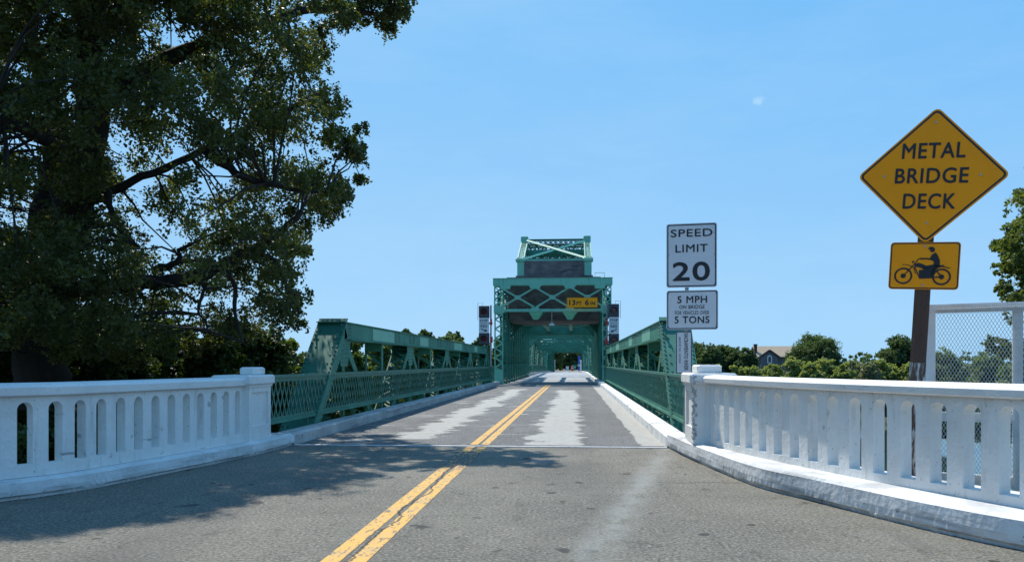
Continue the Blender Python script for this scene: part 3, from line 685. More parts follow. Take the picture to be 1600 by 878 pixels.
    y0, y1 = sg(4.6, 9.5); g.box(c - 2.72, c + 2.72, y0 - .2, y1 + .2, 7.26 + zb, 7.56 + zb); g.box(c - 2.12, c + 2.12, y0, y1, 7.57 + zb, 8.62 + zb)
    g.build('counterweight', M['concrete'], root)
    # upper counterweight frame: box legs, leaning lattice posts, caps, lattice head, X bracing
    yb_, yt_ = D(4.9), D(9.2); zt2 = 10.55 + zb; z2 = 8.66 + zb
    for s_ in (-1, 1):
        xx = c + s_ * 2.38; g = MB()
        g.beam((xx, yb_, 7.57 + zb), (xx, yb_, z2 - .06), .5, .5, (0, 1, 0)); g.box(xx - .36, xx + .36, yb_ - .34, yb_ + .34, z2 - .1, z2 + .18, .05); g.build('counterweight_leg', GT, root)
        g = MB(); g.laced((xx, yb_, z2 + .1), (xx, yt_, zt2), (1, 0, 0), .44, .36, step=.26, t=.07, bar=.06, ends=.05)
        g.build('lattice_post', GL, root)
        g = MB(); g.box(xx - .27, xx + .27, yt_ - .3, yt_ + .3, zt2 - .1, zt2 + .5, .03); g.build('post_cap', GL, root)
        g = MB(); g.laced((xx, yt_, zt2), (xx, D(14), z2 - .5), (1, 0, 0), .4, .4, step=.4); g.build('back_stay', G, root)
    g = MB(); g.beam((c - 2.2, yb_ - dirn * .1, z2 + .02), (c + 2.2, yb_ - dirn * .1, z2 + .02), .16, .16)
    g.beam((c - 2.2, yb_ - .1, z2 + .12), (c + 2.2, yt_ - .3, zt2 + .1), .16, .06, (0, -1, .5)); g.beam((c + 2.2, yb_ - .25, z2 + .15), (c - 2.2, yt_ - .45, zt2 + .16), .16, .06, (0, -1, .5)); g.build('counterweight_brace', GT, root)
    g = MB(); g.laced((c - 2.15, yt_, zt2 + .05), (c + 2.15, yt_, zt2 + .05), (0, .25, 1), .42, .3, step=.36, double=True, ends=.02)
    for k, (yy_, zz_) in enumerate(((yt_ + dirn * 2.2, zt2 - .9), (yt_ + dirn * 1.2, zt2 - .3), (D(13.5), z2 + .1), (D(7.0), z2 + .55))):
        g.laced((c - 2.3, yy_, zz_), (c + 2.3, yy_, zz_), (0, .3, 1), .36, .3, step=.38, ends=.02)
    for s_ in (-1, 1):
        g.beam((c + s_ * .3, yb_ + dirn * .5, z2 + .1), (c + s_ * 2.1, D(13.5), z2 + .6), .14, .2); g.beam((c + s_ * 1.3, D(6), z2), (c + s_ * 1.3, D(13), zt2 - .7), .16, .22)
    for k in range(7):           # criss-crossed wind bracing down the back of the frame
        ya, za = yt_ + dirn * .3, zt2 - .05; yb2, zb2 = D(13.5), z2 + .1
        x0 = c - 2.1 + k * .6; g.beam((x0, ya, za), (x0 + .9 if k < 6 else x0 - .9, yb2, zb2), .09, .08); g.beam((x0 + .6, ya, za - .05), (x0 - .3, yb2, zb2), .09, .08)
    g.beam((c - 2.2, D(7.2), z2 + .95), (c + 2.2, D(7.2), z2 + .95), .12, .3); g.beam((c - 2.2, D(10.5), z2 + 1.2), (c + 2.2, D(10.5), z2 + 1.2), .12, .3)
    g.build('lattice_head', G, root)
    # sway frames between the sides, one behind the other under the counterweight
    for d in (9.6, 19.2):
        g = MB(); y_ = D(d); zz = zs - .1
        for a in (-3.2, -1.07, 1.07): g.beam((c + a, y_, zz + 1.5), (c + a + 2.13, y_, zz + .05), .12, .1, (0, 1, 0)); g.beam((c + a, y_ + .12, zz + .05), (c + a + 2.13, y_ + .12, zz + 1.5), .12, .1, (0, 1, 0))
        for e in (-1, 1): g.beam((c + e * W, y_, zz - 1.3), (c + e * (W - 1.3), y_, zz), .16, .12, (0, 1, 0)); g.prism([(0, 0), (-e * 1.2, 0), (0, -1.1)], (c + e * (W - .2), y_ - .05, zz), (1, 0, 0), (0, 0, 1), (0, 1, 0), .03)
        g.beam((c - W, y_, zz), (c + W, y_, zz), .25, .22); g.build('sway_frame', G, root)
    # small inspection lamp hung below the strut and a ladder rail on the top beam
    g = MB(); g.tube([(c - .1, D(2.2), zs), (c - .1, D(2.2), zs - .75)], .015, 6); g.tube([(c - .1, D(2.2), zs - .72), (c - .1, D(2.2), zs - .8), (c - .1, D(2.2), zs - .9)], [.05, .19, .21], 10); g.build('hanging_lamp', M['trimw'], root)
    g = MB(); g.tube([(c + 2.75, Y0, zt), (c + 2.75, Y0, zt + .35), (c + 3.35, Y0, zt + .35), (c + 3.35, Y0, zt)], .018, 6); g.build('grab_rail', G, root)
    return root
tower("near green bascule tower carrying a dark concrete counterweight over the road", 52.0, 1, True)
tower("far green bascule tower seen through the portal near the end of the bridge", 190.0, -1, False)

# bascule leaves: through trusses that taper towards mid span
def leaf_truss(label, ya, yb, ymid, frame_y):
    root = thing('bascule_leaf', label, "bridge truss", (XC, ya, -1), "green bascule leaves over the river")
    n = 5; ysn = list(np.linspace(ya, yb, n)); H = lambda y: 5.0 + zdeck(y)
    tail = list(np.linspace(yb, ymid, 4))[1:]
    hz = [(y, H(y)) for y in ysn] + [(y, H(yb) - (i + 1) * .22) for i, y in enumerate(tail)]
    for s_ in (-1, 1):
        x = XC + s_ * 3.86; g = MB()
        for (y0, z0), (y1, z1) in zip(hz[:-1], hz[1:]): g.beam((x, y0, z0), (x, y1, z1), .46, .36)
        g.build('top_chord', G, root)
        g = MB(); g.beam((x, ya, zdeck(ya) - .7), (x, ymid, zdeck(ymid) - .7), .46, .4); g.build('bottom_chord', G, root)
        for (y, z) in hz:
            g = MB(); g.laced((x, y, zdeck(y) - .6), (x, y, z - .1), (1, 0, 0), .36, .3, step=.4); g.build('vertical', G, root)
        for i, ((y0, z0), (y1, z1)) in enumerate(zip(hz[:-1], hz[1:])):
            g = MB(); a, b = ((y0, z0 - .1), (y1, zdeck(y1) - .5)) if i % 2 else ((y0, zdeck(y0) - .5), (y1, z1 - .1))
            g.laced((x, *a), (x, *b), (1, 0, 0), .36, .26, step=.45); g.build('diagonal', G, root)
    for (y, z) in hz:                                   # overhead sway frames at every panel
        if abs(y - frame_y) < 1: continue
        g = MB(); x0, x1 = XC - 3.7, XC + 3.7; g.beam((x0, y, z + .05), (x1, y, z + .05), .24, .22); g.beam((x0, y, z - .75), (x1, y, z - .75), .2, .16)
        for k in range(4):
            a, b = x0 + 1.85 * k, x0 + 1.85 * (k + 1); g.beam((a, y, z), (b, y, z - .7), .1, .08, (0, 1, 0)); g.beam((a, y + .1, z - .7), (b, y + .1, z), .1, .08, (0, 1, 0))
        for e in (-1, 1): g.beam((XC + e * 3.7, y, z - 1.9), (XC + e * 2.5, y, z - .75), .14, .12, (0, 1, 0))
        g.build('sway_frame', G, root)
    # portal frame at the high end of the leaf with tapered knee posts and scalloped bracing
    y = frame_y; zz = zdeck(y) + 4.75
    for s_ in (-1, 1):
        x = XC + s_ * 3.52; g = MB()
        q = [(-.1, .5), (.1, .5), (.30, 3.4), (.24, 3.95), (.12, 4.4), (-.12, 4.4), (-.24, 3.95), (-.30, 3.4)]
        for e in (-.1, .1):
            for i in range(len(q)):
                a, b = q[i], q[(i + 1) % len(q)]; g.beam((x + a[0], y + e, zdeck(y) + a[1]), (x + b[0], y + e, zdeck(y) + b[1]), .09, .03, (0, 1, 0))
            for k in range(12):
                z_ = .8 + k * .26; hw_ = .1 + .2 * (z_ - .5) / 2.9; sg = 1 if k % 2 else -1
                g.beam((x - sg * hw_, y + e, zdeck(y) + z_), (x + sg * (hw_ + .02), y + e, zdeck(y) + z_ + .26), .07, .02, (0, 1, 0))
        g.prism([(-.24, 3.4), (.24, 3.4), (.18, 4.4), (-.18, 4.4)], (x, y - .12, zdeck(y)), (1, 0, 0), (0, 0, 1), (0, -1, 0), .012)
        g.build('knee_post', GL, root)
    g = MB(); g.beam((XC - 3.7, y, zz), (XC + 3.7, y, zz), .3, .16); g.beam((XC - 3.7, y, zz + 1.0), (XC + 3.7, y, zz + 1.0), .3, .3)
    for k in range(3):
        a = XC - 3.3 + k * 2.3; g.beam((a, y - .1, zz + .9), (a + 1.0, y - .1, zz + .1), .1, .06, (0, 1, 0)); g.beam((a + 2.1, y - .1, zz + .9), (a + 1.1, y - .1, zz + .1), .1, .06, (0, 1, 0))
        g.prism([(-.35, 0), (.35, 0), (.2, .25), (-.2, .25)], (a + 1.05, y - .16, zz - .05), (1, 0, 0), (0, 0, 1), (0, -1, 0), .012)
    g.build('sway_strut', GL, root)
    return root
leaf_truss("near bascule leaf truss with a pale tapered portal frame inside the first tower", 82, 97, 121, 97)
leaf_truss("far bascule leaf truss with a smaller pale portal frame deep in the bridge", 160, 146, 122, 146)

# ------------------------------------------------------------------ lettering
def text_geo(txt, width, height, bold=.012):
    cu = bpy.data.curves.new('t', 'FONT'); cu.body = txt; cu.size = 1; cu.offset = bold; cu.resolution_u = 4; cu.space_character = 1.08
    o = bpy.data.objects.new('t', cu); C.objects.link(o); bpy.context.view_layer.update()
    me = bpy.data.meshes.new_from_object(o); v = np.array([x.co[:] for x in me.vertices]); fs = [tuple(p.vertices) for p in me.polygons]
    bpy.data.objects.remove(o); bpy.data.curves.remove(cu); bpy.data.meshes.remove(me)
    mn, mx = v.min(0), v.max(0); v = (v - (mn + mx) / 2)
    v[:, 0] *= width / (mx - mn)[0]; v[:, 1] *= height / (mx - mn)[1]
    return v, fs
LETTERS = []
def lettering(g, txt, cx, cz, width, height, y=-.0045, rot=0, bold=.012, skew=0):
    """one line of text as its own mesh; strokes are thickened by shifted layers a hair apart"""
    e = bold * height * 1.9; v, fs = text_geo(txt, width - 2 * e, height - 2 * e, .0); c_, s_ = math.cos(rot), math.sin(rot); h = MB()
    sh = [(0, 0), (e, 0), (-e, 0), (0, e), (0, -e), (e * .7, e * .7), (-e * .7, e * .7), (e * .7, -e * .7), (-e * .7, -e * .7)] if bold > .001 else [(0, 0)]
    for k, (ox, oz) in enumerate(sh):
        h.add([(cx + (x + ox) * c_ - (z + oz) * s_, y - .00012 * k, cz + (x + ox) * s_ + (z + oz) * c_) for x, z, _ in v], fs)
    LETTERS.append(h)
def letters(p):
    for h in LETTERS: h.build('lettering', M['black'], p, local=True)
    LETTERS.clear()
def rrect(w_, h_, r, n=5):
    o = []
    for cx, cy, a0 in ((w_ / 2 - r, h_ / 2 - r, 0), (-w_ / 2 + r, h_ / 2 - r, 90), (-w_ / 2 + r, -h_ / 2 + r, 180), (w_ / 2 - r, -h_ / 2 + r, 270)):
        for k in range(n + 1): t = R(a0 + 90 * k / n); o.append((cx + r * math.cos(t), cy + r * math.sin(t)))
    return o
def diamond(side, r): return [((x - y) * .70711, (x + y) * .70711) for x, y in rrect(side, side, r)]
def ring(g, o1, o2, cx, cz, y):
    n = len(o1); g.add([(cx + x, y, cz + z) for x, z in o1] + [(cx + x, y, cz + z) for x, z in o2], [(i, (i + 1) % n, n + (i + 1) % n, n + i) for i in range(n)])
def disc(g, cx, cz, r, y, n=14): g.add([(cx + r * math.cos(2 * math.pi * k / n), y, cz + r * math.sin(2 * math.pi * k / n)) for k in range(n)], [tuple(range(n))])
def panel(name, outl, border, cx, cz, matl, root, label=None, y=0.0):
    g = MB(); g.prism([(cx + x, cz + z) for x, z in outl], (0, y, 0), (1, 0, 0), (0, 0, 1), (0, 1, 0), .004); p = g.build(name, matl, root, local=True)
    if label: p['label'] = label
    g = MB(); ring(g, border[0], border[1], cx, cz, y - .002); g.build('border', M['black'], p, local=True)
    return p
def bolts(p, pts, y):
    for x, z in pts:
        g = MB(); g.tube([(x, y - .001, z), (x, y - .008, z)], [.012, .009], 8); g.build('bolt', M['alu'], p, local=True)

# ---- speed limit post behind the right pier
D1 = 12.95; b1 = P(1080, 567, D1)
rt = thing('road_sign', "post with white SPEED LIMIT 20 panel over a 5 MPH plate behind white pier", "road sign", (b1.x, b1.y, -.5))
rt.rotation_euler = (0, 0, R(-9)); S1 = F_PX / D1
def zl_(py): return Z(py, D1) + .5
g = MB(); g.beam((-.10, .04, 0), (-.06, .04, zl_(352)), .06, .05, (0, 1, 0)); g.build('post', M['galv'], rt, local=True)
W1, H1 = .80, zl_(349) - zl_(449); cz = (zl_(349) + zl_(449)) / 2
p_ = panel('speed_panel', rrect(W1, H1, .04), (rrect(W1 - .03, H1 - .03, .03), rrect(W1 - .065, H1 - .065, .02)), .005, cz, M['signwhite'], rt, "white speed limit panel reading 20")
g = MB(); lettering(g, "SPEED", .005, zl_(364), .66, .125, bold=.010); lettering(g, "LIMIT", .005, zl_(388), .51, .125, bold=.010); lettering(g, "20", .0, zl_(424), .59, .31, bold=.016)
letters(p_); bolts(p_, [(.005 + sx_ * .36, cz + dz) for sx_ in (-1, 1) for dz in (.36, .02, -.46)], 0)
H2 = zl_(453.5) - zl_(515); cz = (zl_(453.5) + zl_(515)) / 2; W2 = .815
p_ = panel('weight_panel', rrect(W2, H2, .04), (rrect(W2 - .025, H2 - .025, .03), rrect(W2 - .055, H2 - .055, .02)), .015, cz, M['signwhite'], rt, "white plate limiting heavy vehicles to 5 mph")
g = MB(); lettering(g, "5 MPH", .015, zl_(468), .47, .115); lettering(g, "ON BRIDGE", .012, zl_(479.5), .40, .06, bold=.005); lettering(g, "FOR VEHICLES OVER", .012, zl_(488.5), .54, .062, bold=.002); lettering(g, "5 TONS", .012, zl_(499.5), .55, .115)
letters(p_); bolts(p_, [(.015 + sx_ * .37, cz + dz) for sx_ in (-1, 1) for dz in (.27, -.27)], 0)
W3, H3 = .255, zl_(517.5) - zl_(584); cz = (zl_(517.5) + zl_(584)) / 2; cx = -.115
p_ = panel('river_marker', rrect(W3, H3, .03), (rrect(W3 - .006, H3 - .006, .026), rrect(W3 - .032, H3 - .032, .018)), cx, cz, M['signwhite'], rt, "narrow white marker with the river name reading downwards")
g = MB(); lettering(g, "SACRAMENTO RIVER", cx + .035, cz + .015, .60, .062, rot=-math.pi / 2, bold=.006); lettering(g, "BRIDGE NO. 24C0001", cx - .065, cz + .04, .42, .032, rot=-math.pi / 2, bold=.0)
letters(p_)

# ---- yellow warning signs on a leaning timber post behind the right parapet
D2 = 8.12; b2 = P(1415, 640, D2); S2 = F_PX / D2
ry = thing('warning_sign', "leaning brown timber post with yellow METAL BRIDGE DECK diamond above a motorcycle plaque", "warning sign", (b2.x, b2.y, -.6))
ry.rotation_euler = (0, R(3.2), R(-22))
def zy(py): return (Z(py, D2) + .6)
g = MB(); g.beam((0, .06, 0), (0, .06, zy(330)), .145, .10, (0, 1, 0)); g.cur = 1; g.beam((-.0, .06, 0), (0, .06, zy(566)), .149, .104, (0, 1, 0)); g.build('post', [M['post'], mat('flaking_white_post_paint', (.5, .49, .46), .8, [((24, 24, 4), .40, .5, (.1, .06, .045), 6)])], ry, local=True)
SD = .965; cz = zy(277); cx = .015
p_ = panel('diamond_panel', diamond(SD, .055), (diamond(SD - .03, .045), diamond(SD - .066, .032)), cx, cz, M['signyel'], ry, "yellow diamond panel reading METAL BRIDGE DECK")
g = MB(); s_ = 1.10
lettering(g, "METAL", cx, cz + .25, .565, .155, bold=.010, skew=.0); lettering(g, "BRIDGE", cx, cz + .0, .655, .155, bold=.010); lettering(g, "DECK", cx, cz - .255, .47, .155, bold=.010)
letters(p_); bolts(p_, [(cx, cz + .53), (cx, cz - .47), (cx - .43, cz), (cx + .43, cz)], 0)
p_.rotation_euler = (0, R(1.6), 0); p_.location = (-cz * math.sin(R(1.6)), 0, 0)
cz = zy(416); cx = .0; W4, H4 = .63, .475
p_ = panel('motorcycle_panel', rrect(W4, H4, .035), (rrect(W4 - .014, H4 - .014, .03), rrect(W4 - .036, H4 - .036, .022)), cx, cz, M['signyel'], ry, "yellow plaque with a black motorcycle and rider")
g = MB()
def mp(x, y): return (cx + (x - 648) / 1085 * W4, cz - (y - 447 - (x - 648) * .018) / 690 * H4)
def pol(pts, y=-.0045): g.add([(*mp(a, b),) for a, b in pts], []) if False else g.add([(mp(a, b)[0], y, mp(a, b)[1]) for a, b in pts], [tuple(range(len(pts)))])
def stroke(pts, wd, y=-.0045):
    q = [mp(a, b) for a, b in pts]
    for (x0, z0), (x1, z1) in zip(q[:-1], q[1:]): g.beam((x0, y, z0), (x1, y, z1), wd, .001, (0, 1, 0), ext=wd * .3)
for wx, wy in ((333, 590), (925, 612)):
    c0 = mp(wx, wy); n = 32; o1 = [(.083 * math.cos(2 * math.pi * k / n), .083 * math.sin(2 * math.pi * k / n)) for k in range(n)]; o2 = [(.0665 * math.cos(2 * math.pi * k / n), .0665 * math.sin(2 * math.pi * k / n)) for k in range(n)]
    ring(g, o1, o2, c0[0], c0[1], -.0045); disc(g, c0[0], c0[1], .024, -.0046)
stroke([(333, 590), (480, 440), (560, 345), (590, 340)], .009); stroke([(310, 425), (370, 425), (440, 445), (495, 480), (522, 560)], .006)
stroke([(500, 455), (590, 625)], .010); pol([(460, 375), (490, 370), (485, 405), (462, 405)])
pol([(495, 425), (560, 402), (620, 420), (680, 447), (800, 430), (890, 440), (890, 470), (640, 492), (560, 465), (515, 462)])
pol([(640, 470), (830, 470), (800, 560), (770, 630), (585, 635), (572, 510), (640, 505)])
pol([(800, 480), (880, 470), (830, 520), (770, 600), (760, 560)]); stroke([(780, 620), (925, 612)], .012); stroke([(840, 520), (925, 612)], .012)
pol([(890, 445), (955, 440), (950, 460), (1050, 485), (1045, 495), (930, 470), (860, 478)])
pol([(815, 255), (850, 300), (885, 370), (888, 450), (830, 480), (800, 450), (790, 380), (735, 365), (735, 330), (760, 285)])
stroke([(590, 342), (680, 345), (745, 352)], .014); pol([(695, 200), (720, 175), (765, 172), (800, 200), (800, 235), (770, 255), (735, 245), (722, 215)])
g.build('pictogram', M['black'], p_, local=True); bolts(p_, [(cx, cz + .195), (cx, cz - .195)], 0)

# ---- clearance sign on the portal
y_ = 52 - .45; d_ = 52.0
rc = thing('clearance_sign', "orange-yellow clearance board reading 13 FT 6 IN bolted on the near portal", "clearance sign", (XC + 2.14, y_, 5.28))
p_ = panel('board', rrect(1.97, .64, .02), (rrect(1.95, .62, .02), rrect(1.92, .59, .02)), 0, 0, mat('orange_sign_sheeting', (1.0, .345, .004), .6, spec=.2), rc)
g = MB(); lettering(g, "13", -.64, 0, .40, .36, bold=.026); lettering(g, "FT", -.20, -.055, .34, .24, bold=.026); lettering(g, "6", .30, 0, .26, .36, bold=.026); lettering(g, "IN", .67, -.055, .30, .24, bold=.026)
letters(p_)
g = MB(); g.beam((-.5, .004, .3), (-.5, .30, .3), .05, .05); g.beam((.5, .004, .3), (.5, .30, .3), .05, .05); g.build('bracket', M['galv'], rc, local=True)

# ---- traffic signals either side of the portal
def signal(label, px, flip, py0, py1):
    d = 51.0; b = P(px, 567, d); zt, zb_ = Z(py0, d), Z(py1, d); k = (zt - zb_)
    r_ = thing('traffic_signal', label, "traffic signal", (b.x, b.y, 0), "signals beside the near portal")
    a = zb_; h = k; w_ = .66
    for i, (z0, z1) in enumerate(((a, a + .30 * h), (a + .69 * h, a + h))):
        g = MB(); g.box(-w_ / 2, w_ / 2, -.16, .16, z0 + .005, z1, .02); hs_ = g.build('signal_head', M['signal'], r_, local=True)
        zc = (z0 + z1) / 2; g = MB(); g.tube([(0, -.165, zc), (0, -.185, zc), (0, -.19, zc)], [.17, .16, .02], 18); g.build('red_lens', M['lens'], hs_, local=True)
        g = MB()
        for q in range(15):
            t0, t1 = math.pi * (q / 14 * 1.3 - .15), math.pi * ((q + 1) / 14 * 1.3 - .15)
            g.add([(.2 * math.cos(t0), -.162, zc + .2 * math.sin(t0)), (.2 * math.cos(t1), -.162, zc + .2 * math.sin(t1)), (.2 * math.cos(t1), -.36, zc + .2 * math.sin(t1) + .02), (.2 * math.cos(t0), -.36, zc + .2 * math.sin(t0) + .02)], [(0, 1, 2, 3)])
        g.build('visor', M['signal'], hs_, local=True)
    z0, z1 = a + .305 * h, a + .685 * h; zc = (z0 + z1) / 2; hh = z1 - z0
    g = MB(); g.box(-w_ / 2 + .01, w_ / 2 - .01, -.15, -.05, z0, z1); pl = g.build('stop_plate', M['signwhite'], r_, local=True)
    g = MB(); yv = -.154
    lettering(g, "STOP", 0, zc + .32 * hh, .50, .17 * hh, y=yv, bold=.02); lettering(g, "HERE ON", 0, zc + .13 * hh, .46, .08 * hh, y=yv, bold=.006); lettering(g, "RED", 0, zc - .06 * hh, .42, .17 * hh, y=yv, bold=.02)
    s_ = -1 if flip else 1; za, zb2 = zc - .23 * hh, zc - .40 * hh
    g.beam((-s_ * .19, yv, za), (s_ * .08, yv, zb2 + .035), .055, .002, (0, 1, 0))
    g.add([(s_ * .22, yv - .002, zb2 - .02), (s_ * .12, yv - .002, zb2 + .13), (s_ * .0, yv - .002, zb2 - .03)], [(0, 1, 2)])
    g.build('arrow', M['black'], pl, local=True); letters(pl)
    g = MB(); sx_ = 1 if not flip else -1
    g.tube([(sx_ * .42, .1, -.3), (sx_ * .42, .1, zt + .05)], .055, 10); pp = g.build('pole', M['galv'], r_, local=True)
    g = MB(); g.beam((sx_ * .3, .05, a + .55 * h), (sx_ * .52, .05, a + .55 * h), .2, .12); g.beam((sx_ * .38, .0, a + .12 * h), (sx_ * .54, .0, a + .12 * h), .2, .38); g.beam((sx_ * .46, .0, a + .5 * h), (sx_ * .46, .0, a + .66 * h), .09, .06, (0, 1, 0)); g.build('red_bracket', M['red'], r_, local=True)
    g = MB(); g.tube([(-sx_ * .1, .1, zt), (-sx_ * .1, .1, zt + .2), (-sx_ * .42, .1, zt + .2), (-sx_ * .42, .1, zt - .9)], .014, 6); g.build('guard_rail', M['galv'], r_, local=True)
signal("tall signal with STOP HERE ON RED plate left of the tower, arrow pointing down right", 756.5, False, 478, 538)
signal("tall signal with STOP HERE ON RED plate right of the tower, arrow pointing down left", 959, True, 475, 541)

# ------------------------------------------------------------------ mesh fence behind the right parapet
def fence():
    A = P(1454, 567, 8.75); B = P(1590, 567, 8.35); A.z = B.z = 0; u = (B - A); L_ = u.length; u.normalize()
    r_ = thing('mesh_fence', "white steel fence with expanded metal mesh behind the right parapet beside the timber post", "fence", (A.x, A.y, -1.2))
    r_.rotation_euler = (0, 0, math.atan2(u.y, u.x)); zt = Z(476, 8.7) + 1.2
    for x in (0, L_, 2.1):
        g = MB(); g.beam((x, 0, 0), (x, 0, zt - .01), .095, .08, (0, 1, 0)); g.build('post', M['fence'], r_, local=True)
    g = MB(); g.beam((-.05, 0, zt - .045), (2.2, 0, zt - .035), .078, .09); g.build('top_rail', M['fence'], r_, local=True)
    g = MB(); g.beam((.02, .01, 2.02), (2.2, .01, 2.02), .06, .10); g.build('mid_rail', M['fence'], r_, local=True)
    g = MB(); g.beam((.02, .01, 1.35), (2.2, .01, 1.35), .06, .12); g.build('bottom_rail', M['fence'], r_, local=True)
    g = MB(); pw, ph = .034, .062; x0, x1, z0, z1 = .06, 2.15, .35, zt - .09
    y = -.055
    nd = int((x1 - x0) / pw); nr = int((z1 - z0) / ph)
    for j in range(nr):
        for i in range(nd):
            cx_, cz_ = x0 + (i + .5) * pw, z0 + (j + .5) * ph
            for sx_, sz_ in ((-1, 1), (1, 1)):
                pass
            # each strand: from bottom tip to both side tips and on to the top tip
            bt, tp, lf, rg = (cx_, y, cz_ - ph / 2), (cx_, y, cz_ + ph / 2), (cx_ - pw / 2, y - .004, cz_), (cx_ + pw / 2, y - .004, cz_)
            for a, b in ((bt, lf), (bt, rg), (lf, tp), (rg, tp)): g.beam(a, b, .0042, .004, (0, 1, 0))
    # rolled selvedge along the top edge
    for i in range(nd * 2):
        xx = x0 + i * pw / 2; g.beam((xx, y - .012, z1 - .01), (xx + .012, y - .012, z1 + .07), .008, .006, (0, 1, 0))
    g.tube([(x0, y, z1 + .03), (x1, y, z1 + .05)], .016, 6)
    g.build('wire_mesh', M['mesh'], r_, local=True)
fence()

# ------------------------------------------------------------------ foliage
def leaf_mesh(name, centers, radii, per, size, mat_, parent, seed, flat=.75, droop=0.0, power=.5):
    rg = np.random.default_rng(seed); centers = np.array(centers, float); radii = np.array(radii, float)
    idx = np.repeat(np.arange(len(centers)), per); n = len(idx)
    d = rg.normal(size=(n, 3)); d /= np.linalg.norm(d, axis=1)[:, None]
    # sprigs: leaves gather round a few twig ends in each clump
    ns = max(3, per // 14); sp = rg.normal(size=(len(centers), ns, 3)); sp /= np.linalg.norm(sp, axis=2)[:, :, None]; sp *= rg.random((len(centers), ns, 1)) ** power
    pick = rg.integers(0, ns, n); base = sp[idx, pick]
    off = base + d * (rg.random((n, 1)) ** .7) * .34
    off[:, 2] *= flat; p = centers[idx] + off * radii[idx][:, None]; p[:, 2] -= droop * rg.random(n) ** 2
    nr = rg.normal(size=(n, 3)); nr[:, 2] += .6; nr /= np.linalg.norm(nr, axis=1)[:, None]
    a = rg.normal(size=(n, 3)); a -= nr * (a * nr).sum(1)[:, None]; a /= np.linalg.norm(a, axis=1)[:, None]; b = np.cross(nr, a)
    s = size * rg.uniform(.65, 1.3, (n, 1))
    V = np.empty((n, 4, 3)); V[:, 0] = p - a * s * .5; V[:, 1] = p + b * s * .30 - a * s * .02 + nr * s * .06; V[:, 2] = p + a * s * .5; V[:, 3] = p - b * s * .30 - a * s * .02 + nr * s * .06
    L_ = np.array(wloc(parent)) if parent is not None else np.zeros(3)
    V = (V - L_).reshape(-1, 3)
    me = bpy.data.meshes.new(name); me.vertices.add(n * 4); me.vertices.foreach_set('co', V.ravel().astype(np.float32))
    me.loops.add(n * 4); me.loops.foreach_set('vertex_index', np.arange(n * 4, dtype=np.int32))
    me.polygons.add(n); me.polygons.foreach_set('loop_start', np.arange(0, n * 4, 4, dtype=np.int32))
    me.update(calc_edges=True); me.materials.append(mat_)
    o = bpy.data.objects.new(name, me); C.objects.link(o); o.parent = parent
    return o

def in_poly(x, y, poly):
    c = False; n = len(poly)
    for i in range(n):
        x0, y0 = poly[i]; x1, y1 = poly[(i + 1) % n]
        if (y0 > y) != (y1 > y) and x < (x1 - x0) * (y - y0) / (y1 - y0) + x0: c = not c
    return c

# ---- the big oak on the left
rg = random.Random(11)
base = P(60, 567, 18.0); base.z = -1.6
oak = thing('oak_tree', "huge dark oak on the left with forked trunk, its limbs hanging over the white parapet", "tree", base)
limbs = [
    ([(62, 640, 18), (64, 590, 18), (68, 520, 18), (78, 450, 18), (92, 390, 18), (112, 335, 17.8), (132, 260, 17.4), (142, 180, 17), (138, 90, 16.6), (150, -10, 16), (190, -160, 15.4), (230, -320, 15)], .62, .16),
    ([(70, 480, 18), (66, 400, 18.6), (72, 330, 19), (80, 270, 19.4), (86, 205, 19.6), (70, 120, 20), (40, 20, 20.4), (20, -120, 21)], .38, .12),
    ([(86, 205, 19.6), (60, 192, 20), (25, 200, 20.5), (-30, 190, 21)], .14, .05),
    ([(80, 470, 18), (130, 455, 17.6), (190, 445, 17.2), (245, 440, 16.8), (300, 434, 16.5), (345, 415, 16.2), (385, 392, 16), (425, 375, 15.8), (470, 330, 15.6)], .21, .06),
    ([(245, 420, 16.8), (275, 412, 16.6), (282, 392, 16.5), (300, 380, 16.4)], .08, .03),
    ([(112, 335, 17.8), (170, 300, 17.6), (240, 270, 17.6), (320, 235, 17.8), (410, 190, 18), (480, 160, 18.2)], .11, .05),
    ([(140, 180, 17), (200, 130, 17), (290, 80, 17.2), (390, 40, 17.5), (500, 14, 17.9), (600, 26, 18.1)], .24, .04),
    ([(140, 90, 16.6), (210, -20, 18), (330, -110, 19), (470, -150, 20)], .2, .04),
    ([(345, 415, 16.2), (365, 450, 16), (370, 500, 15.8), (385, 540, 15.6)], .06, .02),
    ([(300, 434, 16.5), (320, 450, 16.3), (310, 480, 16.2), (330, 520, 16)], .05, .02),
    ([(385, 392, 16), (430, 410, 16), (450, 450, 16), (470, 490, 16)], .06, .02),
    ([(170, 300, 17), (180, 350, 16.6), (215, 385, 16.4)], .08, .03),
    ([(320, 235, 15.6), (370, 270, 15.4), (430, 290, 15.2), (510, 300, 15.2)], .10, .03),
    ([(132, 260, 17.4), (90, 230, 15.5), (30, 200, 14), (-60, 160, 13)], .2, .05),
]
tg = MB(); limb_pts = []
